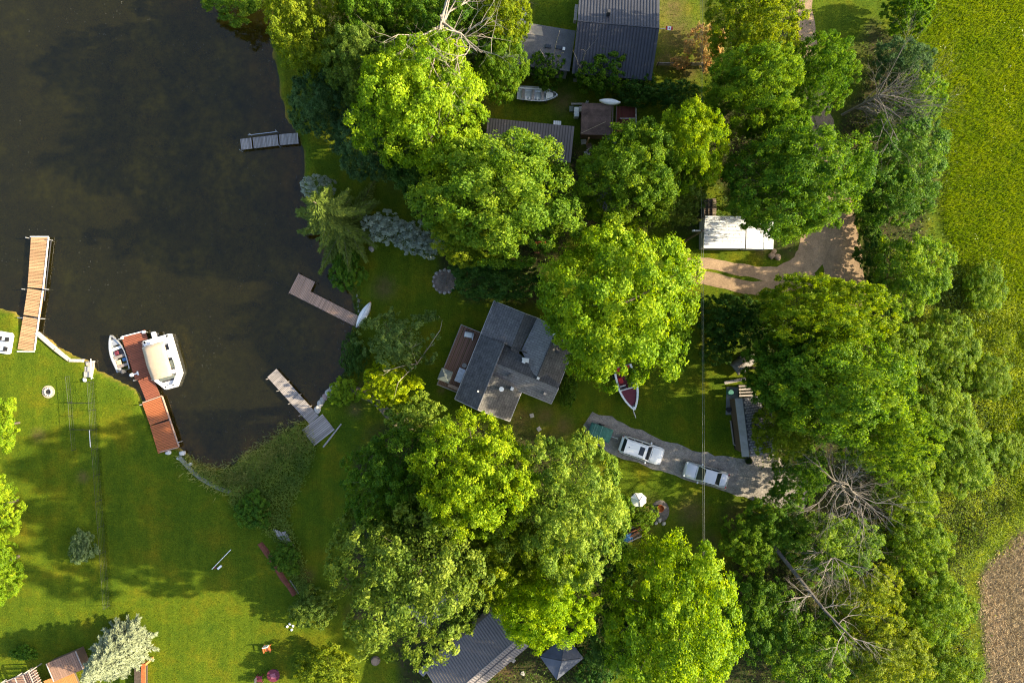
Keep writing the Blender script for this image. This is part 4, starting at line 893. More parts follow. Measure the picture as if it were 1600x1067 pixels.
B().box((0.1,-0.8,0.3),(0.7,0.8,0.72)).build('stern_bench', M_REDP, t, bevel=0.05); B().box((0.7,-0.85,0.31),(2.3,0.85,0.33)).build('floor', M_MAR, t)
q2 = P(*p0, 0.4); t = thing('boat_trailer', 'grey trailer with drawbar under the maroon speedboat', 'trailer', (q.x,q.y,0.0), a)
for y in (-0.55,0.55): B().box((0.1,y-0.05,0.36),(3.8,y+0.05,0.46)).build('rail', M_ALU, t)
B().tube([(3.3,0,0.42),(5.0,0,0.42),(5.6,0.05,0.36)], 0.05, 8).build('drawbar', M_ALU, t); B().box((0.8,-1.0,0.3),(0.95,1.0,0.36)).build('axle', M_ALU, t)
for y in (-1.0, 1.0):
    wh = B().tube([(0.88,y-0.09,0.3),(0.88,y+0.09,0.3)], 0.3, 16).build('wheel', M_BLK, t); B().tube([(0.88,y-0.095,0.3),(0.88,y+0.095,0.3)], 0.16, 12).build('rim', M_ALU, wh)
# aluminium boat stored between the northern cottages
q = P(808,147,0.6); t = thing('stored_boat', 'grey aluminium boat stored beneath the dark tree beside the cottages', 'boat', (q.x,q.y,0.35), R(-4), 'boats')
hull(4.2, 1.5, 0.65, 0.45, 0.9, inset=0.07, floor=0.12).build('hull', M_ALU, t)
for x in (0.5,1.5,2.5): B().box((x,-0.6,0.4),(x+0.28,0.6,0.45)).build('bench', M_GREYB, t)
B().prism([(3.0,-0.45),(3.7,-0.2),(3.7,0.2),(3.0,0.45)], 0.55, 0.6).build('bow_deck', M_WHT, t); B().box((0.2,0.42,0.62),(3.3,0.55,0.68)).build('oar', M_WHT, t)
for k in range(6): B().cbox((0.9+k*0.4,-0.35,0.22),(0.2,0.3,0.2)).build('float_cushion', M_WHT, t, bevel=0.04)
for x in (0.6,3.0): B().box((x,-0.6,-0.35),(x+0.12,0.6,0.05)).build('cradle', M_DKW, t)
q = P(953,159,2.9); t = thing('stored_canoe', 'narrow white canoe lying along the upper edge of the brown shed roof', 'canoe', (q.x,q.y,2.75), R(-6), 'boats')
b = B(); vs = []
for i in range(n+1):
    s = i/n*2-1; wv = 0.28*(1-abs(s)**2.4)+0.01
    for k in range(7): th = math.pi*k/6; vs.append((s*1.05, -wv*math.cos(th), 0.02+0.26*math.sin(th)))
c_ = b.add(vs, fs if False else [(i*7+k, i*7+k+1, (i+1)*7+k+1, (i+1)*7+k) for i in range(n) for k in range(6)]).build('hull', M_WHT, t, True); c_.modifiers.new('thick','SOLIDIFY').thickness = 0.03
for s in (-1,1): B().cbox((s*1.03,0,0.12),(0.08,0.08,0.16)).build('end_cap', M_ALU, t)

# ------------------------------------------------------------------ vehicles
def car(name, label, c, heading, L, Wd, m, suv):
    q = P(*c, 0.9); t = thing(name, label, 'car', (q.x,q.y,0.035), heading, 'cars on the gravel driveway')
    n = 22; b = B(); rows = []; hl = L/2; zhood = 1.02 if suv else 0.90; zbelt = 1.08 if suv else 0.95; ztail = 1.12 if suv else 0.98
    for i in range(n+1):
        s = i/n*2-1; x = s*hl; e = abs(s)
        wv = Wd/2*(1-0.20*max(0,(e-0.78)/0.22)**2.4-0.03*e); top = zhood-0.16*max(0,(s-0.62)/0.38)**2 if s > 0.2 else (zbelt if s > -0.45 else ztail-0.10*max(0,(-s-0.8)/0.2)**2)
        lo = 0.28+0.14*max(0,(e-0.9)/0.1)
        rows.append([(x,-wv*0.90,lo),(x,-wv,0.5),(x,-wv,top*0.82),(x,-wv*0.93,top-0.03),(x,-wv*0.6,top+0.02),(x,0,top+0.035),(x,wv*0.6,top+0.02),(x,wv*0.93,top-0.03),(x,wv,top*0.82),(x,wv,0.5),(x,wv*0.90,lo)])
    k = 11; vs = [p for r in rows for p in r]
    fs_ = [(i*k+j, i*k+(j+1)%k, (i+1)*k+(j+1)%k, (i+1)*k+j) for i in range(n) for j in range(k)]+[tuple(range(k))[::-1], tuple(n*k+j for j in range(k))]
    b.add(vs, [f[::-1] for f in fs_]).build('body', m, t, True)
    if suv: x0, x1, x2, x3, zr, wr = -hl*0.93, -hl*0.80, hl*0.16, hl*0.42, 1.72, Wd*0.37
    else:   x0, x1, x2, x3, zr, wr = -hl*0.66, -hl*0.36, hl*0.12, hl*0.44, 1.42, Wd*0.365
    wb = Wd*0.455; zb_ = zbelt
    base = [(x0,-wb,zb_),(x3,-wb,zb_),(x3,wb,zb_),(x0,wb,zb_)]; top = [(x1,-wr,zr-0.04),(x2,-wr,zr-0.04),(x2,wr,zr-0.04),(x1,wr,zr-0.04)]
    B().add(base+top, [(0,1,5,4),(1,2,6,5),(2,3,7,6),(3,0,4,7),(4,5,6,7)]).build('cabin', m, t)
    vs = []; nn = 6
    for i in range(nn+1):
        for j in range(nn+1):
            u = i/nn; v = j/nn; vs.append((x1-0.04+(x2-x1+0.08)*u, -wr-0.03+(2*wr+0.06)*v, zr-0.03+0.05*(1-(2*v-1)**2)*(1-0.4*(2*u-1)**2)))
    B().add(vs, [(i*7+j, (i+1)*7+j, (i+1)*7+j+1, i*7+j+1) for i in range(6) for j in range(6)]).build('roof', m, t, True)
    def pane(name, A, Bq, Cq, D, ins=(0.08,0.08), off=0.014):
        A, Bq, Cq, D = map(Vector, (A,Bq,Cq,D)); nr = (Bq-A).cross(D-A).normalized()
        f = lambda u, v: (A*(1-u)+Bq*u)*(1-v)+(D*(1-u)+Cq*u)*v
        q4 = [f(ins[0],ins[1]), f(1-ins[0],ins[1]), f(1-ins[0],1-ins[1]), f(ins[0],1-ins[1])]
        B().add([p+nr*off for p in q4], [(0,1,2,3)]).build(name, M_GLS, t)
    pane('windshield', base[1], base[2], top[2], top[1], (0.06,0.05)); pane('rear_window', base[3], base[0], top[0], top[3], (0.09,0.10))
    for sgn, (A, Bq, Cq, D) in ((-1,(base[0],base[1],top[1],top[0])),(1,(base[2],base[3],top[3],top[2]))):
        A, Bq, Cq, D = map(Vector,(A,Bq,Cq,D)); cuts = (0.04,0.36,0.66,0.95) if suv else (0.06,0.5,0.93)
        for u0, u1 in zip(cuts, cuts[1:]): pane('side_window', A.lerp(Bq,u0), A.lerp(Bq,u1), D.lerp(Cq,u1), D.lerp(Cq,u0), (0.05,0.12))
        y = sgn
    for sx in (-0.62, 0.62):
        for sy in (-1, 1):
            yy = sy*(Wd/2-0.10); wh = B().tube([(sx*hl,yy-0.11,0.33),(sx*hl,yy+0.11,0.33)], 0.33, 18).build('wheel', M_BLK, t)
            B().tube([(sx*hl,yy-0.117,0.33),(sx*hl,yy+0.117,0.33)], 0.20, 14).build('rim', M_ALU, wh)
    for sy in (-1,1):
        B().cbox((hl*0.93, sy*Wd*0.35, 0.72),(0.22,0.34,0.15),sy*-0.35).build('headlight', M_LAMP, t, bevel=0.03); B().cbox((-hl*0.95, sy*Wd*0.37, 0.85),(0.16,0.22,0.24 if suv else 0.14),sy*0.3).build('tail_light', M_TAIL, t, bevel=0.02)
        B().cbox((x3-0.28, sy*(Wd/2+0.08), zbelt+0.06),(0.16,0.24,0.14)).build('mirror', m, t, bevel=0.04)
        if suv: B().tube([(x1+0.15,sy*(wr-0.04),zr+0.05),((x1+x2)/2,sy*(wr-0.02),zr+0.08),(x2-0.15,sy*(wr-0.04),zr+0.05)], 0.022, 6).build('roof_rail', M_ALU, t)
        B().tube([(x3-0.1, sy*0.25, zbelt+0.05),(x3-0.12, sy*0.25-0.5, zbelt+0.09)], 0.012, 5).build('wiper', M_BLK, t)
    B().cbox((hl*0.985,0,0.5),(0.10,Wd*0.72,0.2)).build('front_bumper', M_DKG if suv else m, t, bevel=0.04); B().cbox((-hl*0.985,0,0.5),(0.10,Wd*0.74,0.2)).build('rear_bumper', M_DKG if suv else m, t, bevel=0.04)
    B().tube([(x3+0.10,-Wd*0.40,zhood-0.01),(x3+0.12,0,zhood+0.045),(x3+0.10,Wd*0.40,zhood-0.01)], 0.018, 4).build('bonnet_seam', M_DKG, t)
    for sy in (-1,1): B().tube([(x3+0.10,sy*Wd*0.40,zhood-0.01),(hl*0.72,sy*Wd*0.39,zhood-0.03),(hl*0.9,sy*Wd*0.33,zhood-0.10)], 0.012, 4).build('bonnet_seam', M_DKG, t)
    if suv: B().cbox((x2-0.50,0,zr+0.022),(0.52,0.86,0.02)).build('sunroof', M_GLS, t, bevel=0.005); B().cbox((x1+0.35,0.0,zr+0.04),(0.12,0.06,0.07)).build('antenna', M_DKG, t)
    return t
car('white_suv', 'white estate car with black sunroof parked behind the green trailer', (1002.3,703.5), -R(18.5), 4.55, 1.92, M_CWHT, True)
car('silver_sedan', 'silver saloon car parked under the power line on the gravel', (1103.8,742.2), math.pi-R(15.9), 4.62, 1.76, M_CSIL, False)
q = P(938,676,0.9); a = -R(20); t = thing('green_trailer', 'small green tarp-covered trailer at the end of the gravel driveway', 'trailer', (q.x,q.y,0.035), a)
B().box((-1.15,-0.68,0.42),(1.15,0.68,0.85)).build('box_body', M_TEAL, t, bevel=0.03)
b = B(); vs = []
for i in range(9):
    for j in range(7):
        u = i/8; v = j/6; vs.append((-1.2+2.4*u, -0.72+1.44*v, 0.87+0.07*math.sin(u*9+v*3)*0.5+0.10*(1-(2*v-1)**2)*(1-(2*u-1)**6)+random.uniform(-.015,.015)))
tp = b.add(vs, [(i*7+j,(i+1)*7+j,(i+1)*7+j+1,i*7+j+1) for i in range(8) for j in range(6)]).build('tarp', M_TEAL, t, True); tp.modifiers.new('thick','SOLIDIFY').thickness = 0.02
for x in (-0.75,-0.5,0.0): B().box((x-0.02,-0.74,0.98),(x+0.02,0.74,1.01)).build('tie_strap', mat('pale_teal_strap',(0.16,0.30,0.27)), t)
B().tube([(1.1,0,0.42),(2.0,0,0.42)], 0.04, 8).build('drawbar', M_ALU, t)
for y in (-0.78,0.78):
    wh = B().tube([(-0.1,y-0.09,0.28),(-0.1,y+0.09,0.28)], 0.28, 16).build('wheel', M_BLK, t); B().tube([(-0.1,y-0.095,0.28),(-0.1,y+0.095,0.28)], 0.15, 12).build('rim', M_ALU, wh)
q = P(1163,568,0.8); t = thing('covered_trailer', 'grey tarp-covered utility trailer in the shade above the shingled shed', 'trailer', (q.x,q.y,0.0), R(35))
b = B(); vs = []
for i in range(10):
    for j in range(7):
        u = i/9; v = j/6; vs.append((-1.2+2.6*u, (-0.75+1.5*v)*(1-0.35*max(0,u-0.6)), 0.35+0.75*math.sin(math.pi*v)**0.4*(0.75+0.25*math.sin(u*5))+random.uniform(-.03,.03)))
tp = b.add(vs, [(i*7+j,(i+1)*7+j,(i+1)*7+j+1,i*7+j+1) for i in range(9) for j in range(6)]).build('tarp', mat('grey_tarp',(0.20,0.18,0.17),0.7,0.3,3,0.5), t, True); tp.modifiers.new('thick','SOLIDIFY').thickness = 0.02
B().box((-1.1,-0.6,0.3),(1.3,0.6,0.42)).build('bed', M_DKG, t); B().tube([(-1.0,-0.1,1.0),(-0.6,0.1,1.15),(0.3,0.2,1.05)], 0.03, 6).build('strap', M_PINKB, t)
wh = B().tube([(-0.45,-0.55,1.06),(-0.45,-0.55,1.22)], 0.24, 16).build('spare_wheel', M_BLK, t); B().cyl((-0.45,-0.55),0.12,1.222,1.24,12).build('rim', M_ALU, wh)
for y in (-0.72,0.72): B().tube([(0.1,y-0.08,0.28),(0.1,y+0.08,0.28)], 0.28, 16).build('wheel', M_BLK, t)

# ------------------------------------------------------------------ buildings
def slab(t, poly, zf, m, name='roof_slope', th=0.12, edge=None):
    o = B().prism(poly, lambda x, y: zf(x, y)-th, zf).build(name, m, t)
    if edge:
        n = len(poly); ar = sum(poly[i][0]*poly[(i+1)%n][1]-poly[(i+1)%n][0]*poly[i][1] for i in range(n))
        for i in edge:
            (x0,y0),(x1,y1) = poly[i], poly[(i+1)%n]
            B().tube([(x0,y0,zf(x0,y0)-0.02),(x1,y1,zf(x1,y1)-0.02)], 0.045, 4).build('drip_edge', M_EDGE, o)
    return o
M_EDGE = mat('pale_drip_edge', (0.42,0.41,0.40), 0.6, 0.1)
def walls(t, poly, z1, m, th=0.15, name='wall'):
    n = len(poly); ar = sum(poly[i][0]*poly[(i+1)%n][1]-poly[(i+1)%n][0]*poly[i][1] for i in range(n))
    if ar < 0: poly = poly[::-1]
    for i in range(n):
        p0, p1 = Vector((*poly[i],0)), Vector((*poly[(i+1)%n],0)); d = p1-p0; L = d.length
        c = (p0+p1)/2; nr = Vector((-d.y,d.x,0))/L
        c = c+nr*th/2; B().cbox((c.x,c.y,z1/2-0.1), (L-th*2-0.01 if i % 2 else L-0.01, th, z1+0.2), math.atan2(d.y,d.x)).build(name, m, t)
def window(t, x, y, rz, z, w=0.9, h=0.8):
    o = B().cbox((x,y,z),(w,0.06,h),rz).build('window', M_GLS, t); B().cbox((x,y,z+h/2+0.04),(w+0.16,0.10,0.07),rz).build('frame', M_WHT, o); B().cbox((x,y,z-h/2-0.04),(w+0.2,0.14,0.06),rz).build('sill', M_WHT, o)
def ribs(t, par, x0, x1, y0, y1, zf, m, sp=0.3, along='y', h=0.05, w=0.07):
    """raised seams of a metal roof running along y (or x)"""
    b = B(); n = int(((x1-x0) if along == 'y' else (y1-y0))/sp)
    for i in range(1, n):
        if along == 'y':
            x = x0+(x1-x0)*i/n; v = [(x-w/2,y0,zf(x,y0)-0.01),(x+w/2,y0,zf(x,y0)-0.01),(x+w/2,y1,zf(x,y1)-0.01),(x-w/2,y1,zf(x,y1)-0.01)]
        else:
            y = y0+(y1-y0)*i/n; v = [(x0,y-w/2,zf(x0,y)-0.01),(x1,y-w/2,zf(x1,y)-0.01),(x1,y+w/2,zf(x1,y)-0.01),(x0,y+w/2,zf(x0,y)-0.01)]
        b.add(v+[(a,c,z+h+0.01) for a,c,z in v], [(4,5,6,7),(0,1,5,4),(1,2,6,5),(2,3,7,6),(3,0,4,7)])
    o = b.build('seams', mat('seam_'+m.name, {'charcoal_metal_roof':(0.026,0.027,0.035),'grey_metal_roof':(0.085,0.08,0.085),'brown_metal_roof':(0.075,0.062,0.06),'white_metal_roof':(0.45,0.47,0.50)}[m.name], 0.6, 0.1), par); o['kind'] = 'stuff'; return o  # seam colour darkened to stand in for the weak shading along the ribs
def gable(name, label, ridge_px, heading, L, wn, ws, ze, zr, mr, mw, sp=0.3, ov=0.35, cat='building', seam=True, extra=None):
    """ridge along local x through the origin; wn/ws: plan widths of the two slopes"""
    q = P(*ridge_px, zr); t = thing(name, label, cat, (q.x,q.y,0), heading)
    zn = lambda x, y: zr-(zr-ze)*max(0,y)/wn; zs = lambda x, y: zr-(zr-ze)*max(0,-y)/ws
    a = slab(t, [(-L/2,0.0),(L/2,0.0),(L/2,wn),(-L/2,wn)], zn, mr); b = slab(t, [(-L/2,-ws),(L/2,-ws),(L/2,-0.004),(-L/2,-0.004)], zs, mr)
    if seam: ribs(t, a, -L/2, L/2, 0.08, wn, zn, mr, sp); ribs(t, b, -L/2, L/2, -ws, -0.08, zs, mr, sp)
    B().tube([(-L/2,0,zr+0.0),(L/2,0,zr+0.0)], 0.07, 6).build('ridge_cap', mr, t)
    walls(t, [(-L/2+ov,-ws+ov),(L/2-ov,-ws+ov),(L/2-ov,wn-ov),(-L/2+ov,wn-ov)], ze-0.12, mw)
    for s in (-1,1):
        x = s*(L/2-ov-0.08); B().add([(x-0.05,-ws+ov,ze-0.15),(x-0.05,wn-ov,ze-0.15),(x-0.05,0,zr-0.14),(x+0.05,-ws+ov,ze-0.15),(x+0.05,wn-ov,ze-0.15),(x+0.05,0,zr-0.14)], [(0,1,2),(5,4,3),(0,3,4,1),(1,4,5,2),(2,5,3,0)]).build('gable_end', mw, t)
    return t, zn, zs
# main cabin: local x = across (towards the driveway), local y = along the pond-side eave
KC = (CAM_H-3.0)/CAM_H/PXM
q = P(710.5,623.4,2.7); t = thing('main_cabin', 'dark shingled cabin with patched crossing roofs beside the round maple', 'house', (q.x,q.y,0), ang((0,0),(0.927,0.374)))
CABIN = t
def uv(l): return [(v*KC, u*KC) for u, v in l]        # list of (u, v) pixels -> local metres
zm_w = lambda x, y: 2.7+1.35*min(1, x/(40*KC)); zm_e = lambda x, y: 4.05-1.25*(x-40*KC)/(53*KC)
slab(t, uv([(0,0),(110,0),(110,40),(0,40)]), zm_w, M_SHD, edge=(0,3))
slab(t, uv([(0,40.05),(58,40.05),(58,93),(0,93)]), zm_e, M_SHB, edge=(3,2))
zx_s = lambda x, y: 3.98-1.05*max(0,78*KC-y)/(28*KC); zx_n = lambda x, y: 3.98-0.85*max(0,y-78*KC)/(31*KC)
slab(t, uv([(50,40.5),(78,40.5),(78,143),(50,143)]), zx_s, M_SHL, edge=(2,3))
slab(t, uv([(78.05,40.5),(111,40.5),(84,143),(78.05,143)]), zx_n, M_SHD)
zn_1 = lambda x, y: 3.22+0.42*x/(52*KC)
slab(t, uv([(110.1,0),(165.5,0),(165,52),(110.1,52)]), zn_1, M_SHM, edge=(0,1))
zn_2 = lambda x, y: 3.62-0.42*(x-52*KC)/(16*KC)
slab(t, uv([(104,52.1),(165,52.1),(166,72),(104,66)]), zn_2, M_SHD, edge=(1,))
ze_w = lambda x, y: 3.20+0.80*(x-66*KC)/(40*KC); ze_e = lambda x, y: 4.02-1.2*(x-106*KC)/(38*KC)
slab(t, uv([(84,98),(110,68),(166,72.1),(162,106),(81,106)]), ze_w, M_SHL, edge=(2,))
slab(t, uv([(79,106.1),(162,106.1),(149,143.5),(79,143.5)]), ze_e, M_SHB, edge=(2,))
for (u0,v0,u1,v1,z0,z1) in ((0,40,109,40,4.05,4.05),(78,41,78,142,3.98,3.98),(81,106,162,106,4.02,4.02),(109.5,20,109.5,78,3.45,3.6)):
    p0, p1 = uv([(u0,v0),(u1,v1)]); B().tube([(*p0,z0+0.01),(*p1,z1+0.01)], 0.07, 6).build('ridge_cap', M_SHM if u0 == 0 else M_SHD, t)
wp_ = uv([(4,4),(160,4),(158,100),(145,138),(55,138),(55,90),(4,90)]); walls(t, wp_, 2.65, M_WALL)
(x_, y_) = uv([(46,65)])[0]
for (u,v,w_,h_,m_) in ((44,62,0.42,0.9,M_WHT),(96,78,0.34,0.28,M_WHT),(62,127,0.3,0.3,M_SHL),(66,63,0.16,0.22,M_DKG),(70,66,0.14,0.2,M_DKG),(139,112,0.3,0.25,M_SHL),(130,121,0.34,0.25,M_DKG),(152,106,0.3,0.3,M_WHT),(80,108,0.25,0.3,M_WHT),(27,30,0.14,0.3,M_WHT),(50,77,0.3,0.25,M_WHT)):
    (x_,y_), = uv([(u,v)])
    zt_ = 3.0+(1.0 if 20 < v < 80 or 90 < v < 120 else 0.5); b = B()
    if w_ > 0.4: b.cyl((x_,y_), 0.17, 2.8, 4.5, 14).cyl((x_,y_), 0.24, 4.5, 4.62, 14)
    else: b.box((x_-w_/2,y_-w_/2,2.8),(x_+w_/2,y_+w_/2,zt_+h_))
    b.build('roof_vent' if w_ < 0.4 else 'chimney_pipe', m_, t)
B().prism(uv([(100,73),(103,84),(96,86),(95,76)]), 3.55, 3.74).build('flashing', M_WHT, t)
window(t, *uv([(30,3.2)])[0], R(90), 1.5); window(t, *uv([(140,3.2)])[0], R(90), 1.5); window(t, *uv([(3.2,30)])[0], 0, 1.5); window(t, *uv([(54,115)])[0], 0, 1.5)
o = B().cbox((*uv([(80,3.2)])[0],1.05),(1.6,0.08,2.0),R(90)).build('patio_door', M_GLS, t); B().cbox((*uv([(72,2.6)])[0],1.05),(0.05,0.06,0.3),R(90)).build('handle', M_ALU, o)
# the cabin's deck
t = thing('cabin_deck', 'brown plank deck with thin pale railing along the pond side of the cabin', 'deck', CABIN.location, CABIN.rotation_euler.z)
D0 = uv([(9,-17.3)])[0]; D1 = uv([(111,-17.3)])[0]; zd = 0.55
M_DECK = mat('brown_deck_boards', (0.27,0.145,0.10), 0.8, 0.22, 3, 0.3, stretch=(1,8,1))
plank_run(t, (-2.30,D0[1],0), (0.10,D0[1],0), 1, M_DECK, 0.16, z=zd, seed=60, lens=lambda s: (0.0, D1[1]-D0[1]), th=0.05)
for y in (D0[1]+0.1, (D0[1]+D1[1])/2, D1[1]-0.1): B().box((-2.25,y-0.06,zd-0.22),(0.05,y+0.06,zd-0.055)).build('joist', M_DKW, t)
for (x0,y0,x1,y1) in ((-2.28,D0[1]+0.02,-2.28,D1[1]),(-2.28,D0[1],-0.1,D0[1]),(-2.28,D1[1]+0.05,0.05,D1[1]+0.05)):
    B().tube([(x0,y0,zd+0.95),(x1,y1,zd+0.95)], 0.035, 4).build('rail', M_GREYB, t); B().tube([(x0,y0,zd+0.4),(x1,y1,zd+0.4)], 0.02, 4).build('rail', M_GREYB, t)
    d = Vector((x1-x0,y1-y0,0)); nn = max(2,int(d.length/1.3))
    for i in range(nn+1): B().box((x0+d.x*i/nn-0.04,y0+d.y*i/nn-0.04,0),(x0+d.x*i/nn+0.04,y0+d.y*i/nn+0.04,zd+0.93)).build('post', M_GREYB, t)
MC = CABIN.location
def on_cabin(name, label, cat, u, v, z, rz=0.0, group=None):
    (x_, y_), = uv([(u,v)]); a = CABIN.rotation_euler.z; c = Matrix.Rotation(a,3,'Z') @ Vector((x_,y_,0))
    return thing(name, label, cat, (MC.x+c.x, MC.y+c.y, z), a+rz, group)
t = on_cabin('patio_umbrella', 'square grey-green patio umbrella on the lower corner of the cabin deck', 'umbrella', 28, -28, zd)
B().add([(-0.62,-0.62,1.72),(0.62,-0.62,1.72),(0.62,0.62,1.72),(-0.62,0.62,1.72),(0,0,2.02)], [(0,1,4),(1,2,4),(2,3,4),(3,0,4)]).build('canopy', M_GRN, t); B().cyl((0,0),0.025,0.02,2.1,8).build('pole', M_ALU, t); B().cyl((0,0),0.25,0.005,0.07,14).build('base', M_DKG, t); B().cyl((0,0),0.08,1.98,2.06,8).build('finial', M_DKG, t)
t = on_cabin('patio_table', 'white rectangular table on the cabin deck against the wall', 'table', 36, -7, zd)
B().box((-0.38,-0.72,0.70),(0.30,0.72,0.74)).build('tabletop', mat('pale_grey_top',(0.60,0.61,0.66),0.5), t)
for x,y in ((-0.3,-0.6),(-0.3,0.6),(0.22,-0.6),(0.22,0.6)): B().box((x-0.03,y-0.03,0.004),(x+0.03,y+0.03,0.70)).build('leg', M_WHT, t)
t = on_cabin('side_table', 'small round pale table beside the white deck table', 'table', 53, -7, zd); B().cyl((0,0),0.24,0.5,0.54,16).build('tabletop', M_STONE, t); B().cyl((0,0),0.05,0.004,0.5,8).build('leg', M_DKG, t)
t = on_cabin('deck_chair', 'white cushioned lounge chair at the upper end of the cabin deck', 'chair', 101, -19, zd, R(10))
B().box((-0.4,-0.26,0.32),(0.35,0.3,0.42)).build('seat', M_WHT, t, bevel=0.04); B().box((-0.48,0.28,0.35),(0.5,0.36,0.85)).build('backrest', M_DKG, t)
for x in (-0.42,0.42): B().box((x-0.03,-0.3,0.004),(x+0.03,0.3,0.34)).build('leg', M_ALU, t)
B().box((0.45,-0.45,0.35),(0.5,0.1,0.42)).build('armrest', M_WHT, t)
t = on_cabin('deck_bench', 'low brown bench along the lower railing of the cabin deck', 'bench', 14, -10, zd); B().box((-0.6,-0.16,0.38),(0.6,0.16,0.44)).build('seat', M_PINKB, t)
for x in (-0.5,0.5): B().box((x-0.04,-0.14,0.004),(x+0.04,0.14,0.38)).build('leg', M_DKW, t)
for i, (a_, b_, lb) in enumerate(((831,649,'pale square paver on the lawn nearest the cabin corner'),(842,670,'pale square paver on the lawn farther from the cabin corner'),(802,1031,'white square paver beside the lower metal roof'),(817,1051,'white square paver between lower metal roof and gazebo'))):
    q = P(a_,b_); t = tag(B().cbox((0,0,0.02),(0.42,0.42,0.09),0.3+i*0.3).build('paver', M_CONC, None, bevel=0.02), lb, 'paver', 'loose pavers'); t.location = (q.x,q.y,0.0)

# northern cottages
hd = -R(5.1)
t, zn, zs = gable('metal_roofed_house', 'house with long charcoal ribbed metal roof at the top', (966.4,39), hd, 7.95, 5.0, 4.35, 3.0, 4.9, M_METD, M_WALG, 0.30, cat='house')
for x in (-2.2,0.4,2.5): window(t, x, -4.35+0.33, 0, 1.5)
B().box((-1.2,0.9,4.4),(-0.9,1.2,5.3)).build('flue', M_DKG, t)
B().box((-4.25,1.0,2.2),(-3.98,2.6,2.9)).build('air_unit', M_GREYB, t)
q = P(1031,44.6,4.7); t = thing('house_flag', 'small red and white flag on a short pole at the house gable', 'flag', (q.x,q.y,4.6), hd)
B().tube([(0,0,0),(1.0,0,0.25)], 0.02, 6).build('pole', M_WHT, t)
for i, (m_, w_) in enumerate(((M_REDP,0.17),(M_WHT,0.34),(M_REDP,0.17))):
    x0 = 0.55+sum((0.17,0.34,0.17)[:i]); B().add([(x0,-0.16,0.22),(x0+w_,-0.16,0.22),(x0+w_,0.18,0.27),(x0,0.18,0.27)], [(0,1,2,3)]).build('stripe', m_, t).modifiers.new('thick','SOLIDIFY').thickness = 0.012
B().add([(0.89+0.09*math.cos(R(90+k*36))*(1 if k%2==0 else 0.5), 0.01+0.11*math.sin(R(90+k*36))*(1 if k%2==0 else 0.5), 0.262) for k in range(10)], [tuple(range(10))]).build('leaf_emblem', M_REDP, t)
q = P(850,76,2.8); t = thing('flat_roof_annex', 'flat grey roofed annex beside the charcoal metal roof', 'building', (q.x,q.y,0), -R(6.5))
M_FLAT = mat('grey_roll_roofing', (0.10,0.10,0.105), 0.9, 0.18, 1.2, 0.3, fine=0.15)
slab(t, [(-3.05,-1.95),(2.8,-1.95),(2.95,2.05),(-2.95,2.35)], lambda x, y: 2.8+0.05*y, M_FLAT); walls(t, [(-2.75,-1.7),(2.6,-1.7),(2.6,1.8),(-2.75,1.8)], 2.5, M_WALG)
B().prism([(-2.6,1.2),(-0.2,1.2),(-0.5,2.08),(-2.6,2.2)], lambda x,y: 2.802+0.05*y, lambda x,y: 2.82+0.05*y).build('roof_patch', mat('tan_roll_roofing',(0.30,0.26,0.21),0.9,0.2,1.5,0.2), t)
for x in (0.1,1.15): B().box((x,0.05,2.8),(x+0.62,0.38,2.95)).build('skylight', M_GLS, t, bevel=0.02)
B().box((1.85,0.0,2.81),(2.1,0.3,2.93)).build('roof_vent', M_WHT, t)
for i, (a_, b_) in enumerate(((819,4),(818,14),(818,24),(817.5,33))):
    q = P(a_,b_); o = tag(B().cbox((0,0,0.02),(0.62,0.5,0.09),0.05*i).build('stepping_stone', M_CONC, None, bevel=0.02), ('stepping stone at the picture top above the flat roof','second stepping stone from the top above the flat roof','third stepping stone from the top above the flat roof','stepping stone touching the flat grey roof')[i], 'paver', 'stepping stones'); o.location = (q.x,q.y,0)
q = P(1070,103); t = thing('board_fence', 'low dark board fence from the house corner to the trees', 'fence', (q.x,q.y,0), R(0))
B().box((-3.0,-0.03,0.1),(2.4,0.03,0.75)).build('panel', M_GREYB, t)
for x in (-2.9,-1.2,0.5,2.2): B().box((x-0.05,-0.06,0),(x+0.05,0.06,0.9)).build('post', M_DKW, t)
# long brown metal shed
q = P(828,218,2.6); t = thing('long_shed', 'long shed with brown ribbed metal roof half hidden by the wide maple', 'shed', (q.x,q.y,0), -R(5.5))
zf_ = lambda x, y: 2.65+0.10*y
s_ = slab(t, [(-4.4,-1.9),(4.3,-1.9),(4.3,1.65),(-4.4,1.65)], zf_, M_METB); ribs(t, s_, -4.4, 4.3, -1.88, 1.63, zf_, M_METB, 0.28); walls(t, [(-4.1,-1.6),(4.0,-1.6),(4.0,1.4),(-4.1,1.4)], 2.3, M_WALB)
q = P(871,192,0.7); t = thing('small_table', 'small white slatted table standing at the brown metal shed', 'table', (q.x,q.y,0), -R(3))
for k in range(4): B().box((-0.4+k*0.2,-0.2,0.62),(-0.4+k*0.2+0.18,0.2,0.66)).build('slat', M_WHT, t)
for x in (-0.34,0.34): B().box((x-0.03,-0.18,0),(x+0.03,0.18,0.62)).build('leg', M_WHT, t)
